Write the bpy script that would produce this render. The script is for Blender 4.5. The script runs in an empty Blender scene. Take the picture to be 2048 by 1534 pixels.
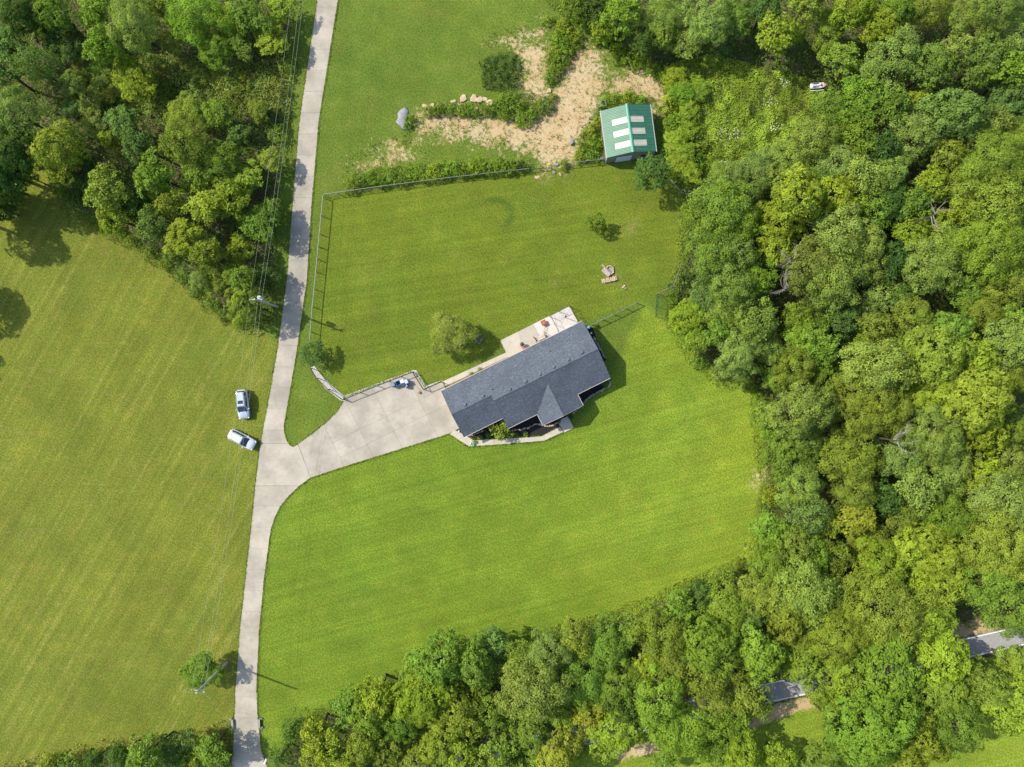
import bpy, math, random
import numpy as np
from mathutils import Vector, Matrix

# ---------------------------------------------------------------- camera, sky, sun, exposure
S = bpy.context.scene
COL = S.collection
PX = 0.08                       # metres of ground per photo pixel (2048 wide)
HC = 109.2                      # camera height
cam_d = bpy.data.cameras.new("camera"); cam = bpy.data.objects.new("camera", cam_d)
COL.objects.link(cam); S.camera = cam
cam_d.lens = 24.0; cam_d.sensor_width = 36.0; cam_d.sensor_fit = 'HORIZONTAL'
cam_d.clip_start = 0.5; cam_d.clip_end = 4000
cam.location = (0, 0, HC); cam.rotation_euler = (0, 0, 0)

SUN_EL, SHADOW_DOWN = 42.0, 21.0
w = bpy.data.worlds.new("World"); S.world = w; w.use_nodes = True
nt = w.node_tree; bg = nt.nodes["Background"]
sky = nt.nodes.new("ShaderNodeTexSky"); sky.sky_type = 'NISHITA'; sky.sun_disc = False
sky.sun_elevation = math.radians(SUN_EL); sky.sun_rotation = math.radians(291)
sky.dust_density = 1.5
nt.links.new(sky.outputs[0], bg.inputs[0]); bg.inputs[1].default_value = 0.15
sd = bpy.data.lights.new("sun", 'SUN'); sd.energy = 4.0; sd.angle = math.radians(0.6); sd.color = (1.0, 0.93, 0.80)
sun = bpy.data.objects.new("sun", sd); COL.objects.link(sun)
a = math.radians(SHADOW_DOWN); e = math.radians(SUN_EL)
sun_dir = Vector((-math.cos(a) * math.cos(e), math.sin(a) * math.cos(e), math.sin(e)))
sun.rotation_euler = sun_dir.to_track_quat('Z', 'Y').to_euler(); sun.location = sun_dir * 200
S.view_settings.view_transform = 'Standard'; S.view_settings.look = 'None'
S.view_settings.exposure = 0.82; S.view_settings.gamma = 1.0
S.view_settings.use_curve_mapping = False
S.render.engine = 'CYCLES'
S.cycles.max_bounces = 6; S.cycles.transparent_max_bounces = 8

rng = np.random.default_rng(7); random.seed(7)

# ---------------------------------------------------------------- helpers
def P(px, py, z=0.0):
    f = PX * (1 - z / HC)
    return Vector(((px - 1024) * f, (767 - py) * f, z))

def PP(pts, z=0.0):
    return [(P(x, y, z).x, P(x, y, z).y) for x, y in pts]

class MB:
    """collects shapes, build() links them as ONE mesh object"""
    def __init__(s): s.v = []; s.f = []; s.m = []
    def add(s, vs, fs, mi=0):
        b = len(s.v); s.v += [tuple(x) for x in vs]
        for f in fs: s.f.append([b + i for i in f]); s.m.append(mi)
        return s
    def box(s, c, size, rz=0.0, mi=0, top=1.0):
        hx, hy, hz = size[0] / 2, size[1] / 2, size[2] / 2
        ca, sa = math.cos(rz), math.sin(rz); vs = []
        for z, k in ((-hz, 1.0), (hz, top)):
            for x, y in ((-hx, -hy), (hx, -hy), (hx, hy), (-hx, hy)):
                x *= k; y *= k
                vs.append((c[0] + x * ca - y * sa, c[1] + x * sa + y * ca, c[2] + z))
        return s.add(vs, [(3, 2, 1, 0), (4, 5, 6, 7), (0, 1, 5, 4), (1, 2, 6, 5), (2, 3, 7, 6), (3, 0, 4, 7)], mi)
    def prism(s, poly, z0, z1, mi=0):
        n = len(poly); area = sum(poly[i][0] * poly[(i + 1) % n][1] - poly[(i + 1) % n][0] * poly[i][1] for i in range(n))
        if area < 0: poly = poly[::-1]
        vs = [(x, y, z0) for x, y in poly] + [(x, y, z1) for x, y in poly]
        fs = [list(range(n))[::-1], list(range(n, 2 * n))] + [(i, (i + 1) % n, n + (i + 1) % n, n + i) for i in range(n)]
        return s.add(vs, fs, mi)
    def tube(s, pts, r, n=6, mi=0, caps=True):
        pts = [Vector(p) for p in pts]; rs = r if isinstance(r, (list, tuple)) else [r] * len(pts)
        rings = []
        for i, p in enumerate(pts):
            d = (pts[min(i + 1, len(pts) - 1)] - pts[max(i - 1, 0)]).normalized()
            t = d.cross(Vector((0, 0, 1)));
            if t.length < 1e-3: t = d.cross(Vector((1, 0, 0)))
            t.normalize(); b = d.cross(t)
            rings.append([p + (t * math.cos(2 * math.pi * k / n) + b * math.sin(2 * math.pi * k / n)) * rs[i] for k in range(n)])
        vs = [v for R in rings for v in R]; fs = []
        for i in range(len(pts) - 1):
            for k in range(n):
                fs.append((i * n + k, i * n + (k + 1) % n, (i + 1) * n + (k + 1) % n, (i + 1) * n + k))
        if caps: fs += [list(range(n)), list(range((len(pts) - 1) * n, len(pts) * n))[::-1]]
        return s.add(vs, fs, mi)
    def loft(s, rings, mi=0, caps=True):
        n = len(rings[0]); vs = [v for R in rings for v in R]; fs = []
        for i in range(len(rings) - 1):
            for k in range(n):
                fs.append((i * n + k, i * n + (k + 1) % n, (i + 1) * n + (k + 1) % n, (i + 1) * n + k))
        if caps: fs += [list(range(n))[::-1], list(range((len(rings) - 1) * n, len(rings) * n))]
        return s.add(vs, fs, mi)
    def rock(s, c, size, seed, rz=0.0, mi=0, slab=False):
        r = random.Random(seed); n = 6 if slab else 7
        prof = ((0.0, 0.97), (0.75, 1.0), (0.92, 0.93), (1.0, 0.80)) if slab else ((0.0, 0.82), (0.35, 1.0), (0.8, 0.88), (1.0, 0.6))
        an0 = r.uniform(0, 6.28); ang = [an0 + 2 * math.pi * (i + r.uniform(-.28, .28)) / n for i in range(n)]
        ph = [r.uniform(0.78, 1.2) for _ in range(n)]; R = []; tx, ty = r.uniform(-.25, .25), r.uniform(-.25, .25)
        for z, k in prof:
            ring = []
            for i in range(n):
                q = k * ph[i] * r.uniform(0.96, 1.04)
                x, y = math.cos(ang[i]) * size[0] / 2 * q, math.sin(ang[i]) * size[1] / 2 * q
                zz = z * size[2] * (1 + (tx * math.cos(ang[i]) + ty * math.sin(ang[i])) * k)
                ring.append((c[0] + x * math.cos(rz) - y * math.sin(rz), c[1] + x * math.sin(rz) + y * math.cos(rz), c[2] + zz))
            R.append(ring)
        return s.loft(R, mi)
    def build(s, name, mat, parent=None, recenter=True, smooth=False):
        me = bpy.data.meshes.new(name); vs = s.v; off = Vector((0, 0, 0))
        if recenter and vs:
            A = np.array(vs); lo, hi = A.min(0), A.max(0)
            off = Vector(((lo[0] + hi[0]) / 2, (lo[1] + hi[1]) / 2, lo[2]))
            vs = (A - np.array(off)).tolist()
        me.from_pydata(vs, [], s.f)
        mats = mat if isinstance(mat, (list, tuple)) else [mat]
        for m in mats: me.materials.append(m)
        if len(mats) > 1: me.polygons.foreach_set("material_index", s.m)
        if smooth: me.polygons.foreach_set("use_smooth", [True] * len(s.f))
        me.update()
        o = bpy.data.objects.new(name, me); COL.objects.link(o)
        if parent is not None:
            o.parent = parent
            o.location = off - (parent.get("_w") and Vector(parent["_w"]) or Vector((0, 0, 0))) if recenter else (0, 0, 0)
        else: o.location = off
        return o

def tag(o, label=None, cat=None, group=None, kind=None):
    if label: o["label"] = label
    if cat: o["category"] = cat
    if group: o["group"] = group
    if kind: o["kind"] = kind
    return o

def thing(name, label, cat, loc=(0, 0, 0), rz=0.0, group=None):
    o = bpy.data.objects.new(name, None); COL.objects.link(o)
    o.location = loc; o.rotation_euler = (0, 0, rz); o.empty_display_size = 0.3
    return tag(o, label, cat, group)

def local_build(mb, name, mat, parent, smooth=False):
    """parts whose coordinates are local to the parent"""
    me = bpy.data.meshes.new(name); A = np.array(mb.v); lo, hi = A.min(0), A.max(0)
    off = (lo + hi) / 2; off[2] = lo[2]
    me.from_pydata((A - off).tolist(), [], mb.f)
    mats = mat if isinstance(mat, (list, tuple)) else [mat]
    for m in mats: me.materials.append(m)
    if len(mats) > 1: me.polygons.foreach_set("material_index", mb.m)
    if smooth: me.polygons.foreach_set("use_smooth", [True] * len(mb.f))
    me.update(); o = bpy.data.objects.new(name, me); COL.objects.link(o); o.parent = parent
    po = Vector((0, 0, 0)); q = parent
    while q is not None and q.type == 'MESH': po += Vector(q.get("_o", (0, 0, 0))); q = None
    o["_o"] = tuple(off); o.location = Vector(off) - po
    return o

def wpart(mb, name, mat, parent, smooth=False):
    """part given in world coordinates, parent unrotated"""
    o = mb.build(name, mat, None, True, smooth)
    o.parent = parent; o.location = o.location - parent_world(parent)
    return o
def parent_world(p):
    v = Vector((0, 0, 0))
    while p is not None: v += p.location; p = p.parent
    return v

# ---------------------------------------------------------------- materials
class NT:
    def __init__(s, name):
        s.mat = bpy.data.materials.new(name); s.mat.use_nodes = True
        s.t = s.mat.node_tree; s.b = s.t.nodes["Principled BSDF"]; s.out = s.t.nodes["Material Output"]
    def n(s, kind, **kw):
        x = s.t.nodes.new(kind)
        for k, v in kw.items(): setattr(x, k, v)
        return x
    def set(s, sock, v):
        if hasattr(v, "is_output") or isinstance(v, bpy.types.NodeSocket): s.t.links.new(v, sock)
        elif v is not None:
            if isinstance(v, (tuple, list)) and len(v) == 3 and sock.type == 'RGBA': v = (*v, 1)
            sock.default_value = v
    def pos(s): return s.n("ShaderNodeNewGeometry").outputs["Position"]
    def mapping(s, vec, scale=(1, 1, 1), rz=0.0):
        r = s.n("ShaderNodeMapping"); s.set(r.inputs["Vector"], vec); r.inputs["Rotation"].default_value = (0, 0, rz)
        m = s.n("ShaderNodeMapping"); s.set(m.inputs["Vector"], r.outputs[0]); m.inputs["Scale"].default_value = scale
        return m.outputs[0]
    def noise(s, vec, scale, detail=4.0, rough=0.55):
        x = s.n("ShaderNodeTexNoise"); s.set(x.inputs["Vector"], vec)
        x.inputs["Scale"].default_value = scale; x.inputs["Detail"].default_value = detail; x.inputs["Roughness"].default_value = rough
        return x.outputs["Fac"]
    def math(s, op, a, b=None, clamp=False):
        x = s.n("ShaderNodeMath", operation=op, use_clamp=clamp); s.set(x.inputs[0], a)
        if b is not None: s.set(x.inputs[1], b)
        return x.outputs[0]
    def step(s, v, lo, hi, a=0.0, b=1.0):
        x = s.n("ShaderNodeMapRange", interpolation_type='SMOOTHSTEP'); s.set(x.inputs[0], v)
        x.inputs[1].default_value = lo; x.inputs[2].default_value = hi; x.inputs[3].default_value = a; x.inputs[4].default_value = b
        return x.outputs[0]
    def mix(s, f, A, B, mode='MIX'):
        x = s.n("ShaderNodeMix", data_type='RGBA', blend_type=mode)
        s.set(x.inputs[0], f); s.set(x.inputs[6], A); s.set(x.inputs[7], B); return x.outputs[2]
    def scale(s, col, f):
        x = s.n("ShaderNodeVectorMath", operation='SCALE'); s.set(x.inputs[0], col); s.set(x.inputs[3], f); return x.outputs[0]
    def bump(s, h, strength, dist=0.05):
        x = s.n("ShaderNodeBump"); s.set(x.inputs["Height"], h); x.inputs["Strength"].default_value = strength
        x.inputs["Distance"].default_value = dist; s.t.links.new(x.outputs[0], s.b.inputs["Normal"])
    def done(s, col, rough=0.8, metal=0.0, spec=0.3):
        s.set(s.b.inputs["Base Color"], col); s.set(s.b.inputs["Roughness"], rough)
        s.b.inputs["Metallic"].default_value = metal; s.b.inputs["Specular IOR Level"].default_value = spec
        return s.mat

def M_plain(name, col, rough=0.7, metal=0.0, var=0.18, scale=2.5, spec=0.3, bump=0.0, coat=0.0):
    k = NT(name); p = k.pos(); f = k.noise(p, scale, 5)
    c = k.scale(col, k.step(f, 0.25, 0.75, 1 - var, 1 + var)) if var else col
    if bump: k.bump(k.noise(p, scale * 6, 4), bump, 0.03)
    if coat: k.b.inputs["Coat Weight"].default_value = coat
    if isinstance(c, tuple): c = (*c, 1)
    return k.done(c, rough, metal, spec)

def M_concrete(name, col, blotch=0.20):
    k = NT(name); p = k.pos()
    big = k.noise(p, 0.22, 5, 0.6); med = k.noise(p, 1.3, 5, 0.65); fine = k.noise(p, 9, 3, 0.7)
    oi = k.n("ShaderNodeObjectInfo").outputs["Random"]
    f = k.math('MULTIPLY', k.step(big, 0.3, 0.7, 1 - blotch, 1 + blotch * 0.8), k.step(med, 0.25, 0.75, 0.9, 1.08))
    f = k.math('MULTIPLY', f, k.step(fine, 0.2, 0.8, 0.94, 1.06))
    f = k.math('MULTIPLY', f, k.step(oi, 0, 1, 0.95, 1.04))
    c = k.mix(k.step(med, 0.52, 0.75), col, tuple(x * y for x, y in zip(col, (0.86, 0.84, 0.80))))
    st = k.math('MULTIPLY', k.step(k.noise(p, 0.55, 6, 0.75), 0.56, 0.72), k.step(k.noise(p, 0.12, 3), 0.42, 0.6))
    c = k.mix(k.math('MULTIPLY', st, 0.45), c, tuple(x * y for x, y in zip(col, (0.62, 0.60, 0.56))))
    sp = k.step(k.noise(p, 1.7, 3, 0.6), 0.71, 0.76)
    c = k.mix(k.math('MULTIPLY', sp, 0.35), c, (0.09, 0.085, 0.075))
    k.bump(fine, 0.25, 0.01)
    return k.done(k.scale(c, f), 0.85, 0, 0.25)

def M_foliage(name, rough=0.8, spec=0.06):
    k = NT(name)
    col = k.n("ShaderNodeObjectInfo").outputs["Color"]
    var = k.n("ShaderNodeAttribute", attribute_name="var").outputs["Fac"]
    p = k.pos(); nz = k.noise(p, 0.45, 3)
    c = k.scale(col, k.step(var, 0, 1, 0.70, 1.32))
    yel = k.mix(1.0, c, (1.10, 1.03, 0.70), 'MULTIPLY')
    c = k.mix(k.math('MULTIPLY', k.step(nz, 0.45, 0.7), 0.55), c, yel)
    k.done(c, rough, 0, spec)
    tr = k.n("ShaderNodeBsdfTranslucent"); k.set(tr.inputs[0], k.mix(1.0, c, (0.55, 0.58, 0.22), 'MULTIPLY'))
    ad = k.n("ShaderNodeAddShader")
    k.t.links.new(k.b.outputs[0], ad.inputs[0]); k.t.links.new(tr.outputs[0], ad.inputs[1])
    k.t.links.new(ad.outputs[0], k.out.inputs[0])
    return k.mat

def M_shingle(name):
    k = NT(name); tc = k.n("ShaderNodeTexCoord").outputs["Object"]
    br = k.n("ShaderNodeTexBrick"); k.set(br.inputs["Vector"], tc)
    br.inputs["Color1"].default_value = (0.060, 0.073, 0.092, 1); br.inputs["Color2"].default_value = (0.088, 0.105, 0.128, 1)
    br.inputs["Mortar"].default_value = (0.050, 0.062, 0.078, 1); br.inputs["Scale"].default_value = 1.0
    br.inputs["Mortar Size"].default_value = 0.008; br.inputs["Brick Width"].default_value = 0.32; br.inputs["Row Height"].default_value = 0.15
    br.inputs["Bias"].default_value = -0.25
    sp = k.noise(k.mapping(tc, (4.5, 9.0, 9.0)), 1.0, 2, 0.7); big = k.noise(tc, 0.35, 4)
    c = k.mix(k.math('MULTIPLY', k.step(sp, 0.56, 0.66), 0.45), br.outputs[0], (0.22, 0.245, 0.275))
    c = k.scale(c, k.step(big, 0.3, 0.7, 0.86, 1.08))
    k.bump(br.outputs["Fac"], 0.4, -0.01)
    return k.done(c, 0.85, 0, 0.25)

MAT = {}
def mats():
    m = MAT
    m['concrete'] = M_concrete("concrete_drive", (0.322, 0.292, 0.238))
    m['concrete_white'] = M_concrete("concrete_white", (0.45, 0.42, 0.385), 0.06)
    m['concrete_walk'] = M_concrete("concrete_walk", (0.385, 0.350, 0.285), 0.08)
    m['joint'] = M_plain("joint", (0.13, 0.12, 0.10), 0.95)
    m['leaf'] = M_foliage("foliage")
    m['bark'] = M_plain("bark", (0.055, 0.043, 0.03), 0.95, var=0.35, scale=4)
    m['deadwood'] = M_plain("dead_wood", (0.20, 0.18, 0.155), 0.9, var=0.25)
    m['shingle'] = M_shingle("shingle")
    m['trim'] = M_plain("trim", (0.42, 0.38, 0.36), 0.5, var=0.05)
    m['wall'] = M_plain("siding", (0.42, 0.40, 0.37), 0.8, var=0.06)
    m['glass'] = M_plain("window_glass", (0.02, 0.03, 0.04), 0.08, var=0.0, spec=0.6)
    m['door'] = M_plain("door_paint", (0.70, 0.69, 0.66), 0.5, var=0.04)
    m['vent'] = M_plain("vent_metal", (0.035, 0.04, 0.048), 0.5, metal=0.3)
    m['ventlight'] = M_plain("vent_hood", (0.10, 0.125, 0.16), 0.4, metal=0.0)
    m['green_roof'] = M_plain("green_roof_metal", (0.040, 0.150, 0.088), 0.38, metal=0.0, var=0.10, scale=0.9, spec=0.5)
    m['green_trim'] = M_plain("green_trim_metal", (0.05, 0.22, 0.15), 0.4, var=0.08, spec=0.5)
    m['skylight'] = M_plain("skylight_sheet", (0.50, 0.47, 0.39), 0.45, var=0.07, scale=1.5)
    m['shed_wall'] = M_plain("shed_wall", (0.21, 0.21, 0.17), 0.6, var=0.12)
    m['shed_door'] = M_plain("shed_door", (0.55, 0.60, 0.62), 0.5, var=0.06)
    m['galv'] = M_plain("galvanised", (0.24, 0.245, 0.225), 0.42, metal=0.55, var=0.1)
    m['black_metal'] = M_plain("black_metal", (0.015, 0.018, 0.018), 0.5, var=0.1)
    m['green_wire'] = M_plain("green_wire", (0.02, 0.06, 0.045), 0.6, var=0.1)
    m['wood_grey'] = M_plain("weathered_wood", (0.34, 0.29, 0.24), 0.9, var=0.25, scale=3)
    m['wood_log'] = M_plain("log_wood", (0.33, 0.275, 0.18), 0.9, var=0.3, scale=3)
    m['stone'] = M_plain("field_stone", (0.33, 0.28, 0.21), 0.9, var=0.30, scale=2.0, bump=0.4)
    m['stone_tan'] = M_plain("tan_rock", (0.40, 0.31, 0.20), 0.9, var=0.22, scale=1.6, bump=0.4)
    m['stone_grey'] = M_plain("grey_stone", (0.22, 0.22, 0.215), 0.9, var=0.25, scale=2.2, bump=0.4)
    m['gravel'] = M_plain("gravel", (0.36, 0.34, 0.31), 0.95, var=0.30, scale=6, bump=0.6)
    m['gravel_blue'] = M_plain("blue_gravel", (0.205, 0.21, 0.225), 0.95, var=0.28, scale=5, bump=0.7)
    m['mulch'] = M_plain("mulch", (0.016, 0.015, 0.016), 0.95, var=0.45, scale=9, bump=0.8)
    m['soil'] = M_plain("soil_strip", (0.20, 0.125, 0.07), 0.95, var=0.3, scale=5)
    m['asphalt'] = M_plain("asphalt", (0.26, 0.255, 0.245), 0.9, var=0.12, scale=3)
    m['white_paint'] = M_plain("white_paint", (0.75, 0.75, 0.72), 0.6, var=0.08)
    m['car_white'] = M_plain("car_white", (0.50, 0.52, 0.56), 0.22, metal=0.15, var=0.0, spec=0.5, coat=0.6)
    m['car_silver'] = M_plain("car_silver", (0.42, 0.46, 0.52), 0.25, metal=0.35, var=0.0, spec=0.5, coat=0.6)
    m['car_trim'] = M_plain("car_trim", (0.02, 0.02, 0.022), 0.6, var=0.0)
    m['car_glass'] = M_plain("car_glass", (0.018, 0.03, 0.045), 0.06, var=0.0, spec=0.7)
    m['tyre'] = M_plain("tyre", (0.02, 0.02, 0.02), 0.85, var=0.1)
    m['rim'] = M_plain("rim", (0.45, 0.46, 0.48), 0.35, metal=0.7, var=0.0)
    m['lamp_clear'] = M_plain("head_lamp", (0.65, 0.67, 0.70), 0.1, var=0.0)
    m['lamp_red'] = M_plain("tail_lamp", (0.22, 0.02, 0.015), 0.2, var=0.0)
    m['blue'] = M_plain("blue_plastic", (0.04, 0.15, 0.33), 0.45, var=0.08)
    m['dark_plastic'] = M_plain("dark_plastic", (0.03, 0.045, 0.06), 0.5, var=0.1)
    m['red'] = M_plain("red_paint", (0.26, 0.07, 0.042), 0.55, var=0.15)
    m['orange'] = M_plain("orange_paint", (0.40, 0.13, 0.06), 0.55, var=0.1)
    m['cushion'] = M_plain("cushion", (0.40, 0.34, 0.27), 0.9, var=0.12)
    m['white_plastic'] = M_plain("white_plastic", (0.48, 0.48, 0.48), 0.4, var=0.05)
    m['grey_plastic'] = M_plain("grey_plastic", (0.16, 0.18, 0.24), 0.5, var=0.1)
    m['pink'] = M_plain("faded_red", (0.55, 0.25, 0.20), 0.5, var=0.2)
    m['hose'] = M_plain("hose", (0.42, 0.43, 0.14), 0.6, var=0.05)
    m['pole'] = M_plain("pole_wood", (0.33, 0.32, 0.30), 0.9, var=0.2)
    m['transformer'] = M_plain("transformer", (0.42, 0.47, 0.52), 0.4, metal=0.3, var=0.06)
    m['wire'] = M_plain("wire", (0.30, 0.31, 0.22), 0.5, var=0.0)
    m['pot'] = M_plain("pot_green", (0.05, 0.27, 0.10), 0.5, var=0.1)
    m['flower'] = M_plain("flower_white", (0.45, 0.46, 0.36), 0.7, var=0.05)
mats()

# ---------------------------------------------------------------- ground
def inpoly(X, Y, poly):
    r = np.zeros(X.shape, bool); n = len(poly); j = n - 1
    for i in range(n):
        xi, yi = poly[i]; xj, yj = poly[j]
        c = ((yi > Y) != (yj > Y)) & (X < (xj - xi) * (Y - yi) / (yj - yi + 1e-12) + xi)
        r ^= c; j = i
    return r
def sdist(X, Y, poly):
    """signed distance, positive inside (metres)"""
    d = np.full(X.shape, 1e9); n = len(poly)
    for i in range(n):
        ax, ay = poly[i]; bx, by = poly[(i + 1) % n]; dx, dy = bx - ax, by - ay
        t = np.clip(((X - ax) * dx + (Y - ay) * dy) / (dx * dx + dy * dy + 1e-12), 0, 1)
        d = np.minimum(d, np.hypot(X - ax - t * dx, Y - ay - t * dy))
    return np.where(inpoly(X, Y, poly), d, -d)
def vnoise(x, y, sc, seed):
    r = np.random.default_rng(seed); G = r.random((256, 256)); x = x / sc + 1000; y = y / sc + 1000
    i = np.floor(x).astype(int); j = np.floor(y).astype(int); fx = x - i; fy = y - j
    fx = fx * fx * (3 - 2 * fx); fy = fy * fy * (3 - 2 * fy)
    g = lambda a, b: G[a % 256, b % 256]
    return (g(i, j) * (1 - fx) + g(i + 1, j) * fx) * (1 - fy) + (g(i, j + 1) * (1 - fx) + g(i + 1, j + 1) * fx) * fy

WOOD_W = [(-200, -120), (604, -120), (578, 240), (563, 420), (556, 560), (545, 640), (505, 655), (460, 640), (420, 610), (350, 545), (290, 500), (200, 450), (130, 415), (95, 310), (60, 330), (-60, 400), (-200, 400)]
WOOD_E = [(1090, -120), (1095, -5), (1140, 28), (1200, 75), (1250, 115), (1310, 135), (1335, 170), (1345, 300), (1345, 370), (1375, 400), (1365, 520), (1345, 590), (1340, 650), (1380, 710), (1440, 760), (1510, 775), (1520, 900), (1530, 960), (1520, 1060), (1490, 1120), (1380, 1170), (1300, 1205), (1200, 1240), (1060, 1280), (980, 1290), (900, 1310), (820, 1340), (720, 1400), (640, 1430), (580, 1470), (560, 1534), (560, 1650), (2250, 1650), (2250, -120)]
WOOD_S = [(-50, 1548), (120, 1515), (240, 1490), (330, 1480), (400, 1470), (440, 1455), (455, 1490), (455, 1600), (-50, 1600)]
MEADOW = [(1330, 130), (1420, 110), (1480, 125), (1620, 160), (1650, 185), (1630, 230), (1560, 290), (1480, 330), (1400, 370), (1370, 400), (1345, 380), (1340, 250)]
ROADSIDE = [(900, 1560), (1240, 1478), (1560, 1408), (1700, 1380), (2250, 1250), (2250, 1700), (900, 1700)]
FIELD = [(-3000, 300), (95, 310), (130, 415), (290, 500), (420, 610), (520, 655), (552, 690), (520, 900), (500, 1060), (465, 1540), (460, 1700), (-3000, 1700)]
BACKYARD = [(648, 392), (1057, 340), (1210, 325), (1345, 380), (1365, 520), (1315, 590), (1280, 605), (1160, 640), (1000, 690), (885, 765), (825, 745), (690, 800), (622, 690)]
FRONT = [(545, 1060), (580, 990), (622, 955), (720, 923), (895, 868), (940, 893), (1090, 883), (1150, 856), (1220, 760), (1290, 610), (1340, 650), (1440, 760), (1510, 775), (1530, 960), (1490, 1120), (1300, 1205), (1060, 1280), (820, 1340), (640, 1430), (560, 1520), (530, 1500), (515, 1380), (520, 1260)]
DIRT = [
 [(1045, 90), (1088, 92), (1085, 150), (1100, 185), (1115, 180), (1135, 150), (1150, 115), (1170, 95), (1195, 110), (1202, 170), (1195, 215), (1180, 240), (1165, 270), (1150, 305), (1120, 330), (1090, 325), (1060, 300), (1000, 285), (920, 266), (850, 260), (835, 245), (850, 230), (900, 233), (985, 242), (1020, 247), (1060, 236), (1105, 225), (1100, 200), (1060, 195), (1050, 170), (1060, 150), (1045, 110)],
 [(1225, 165), (1270, 135), (1320, 150), (1340, 200), (1330, 235), (1300, 205), (1255, 195), (1230, 190)],
 [(780, 285), (815, 282), (820, 300), (835, 315), (800, 322), (750, 330), (705, 332), (745, 305)],
 [(990, 82), (1030, 74), (1075, 52), (1098, 50), (1092, 90), (1050, 98), (1010, 92)],
 [(1510, 955), (1535, 948), (1538, 968), (1515, 972)],
]
ROADV = [(1480, 1440), (1560, 1402), (1640, 1385), (1640, 1412), (1560, 1440), (1500, 1462)]
ROADV2 = [(1890, 1245), (1990, 1235), (2010, 1262), (1900, 1282)]
ROADV3 = [(1200, 1500), (1350, 1470), (1360, 1492), (1240, 1525)]

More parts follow.
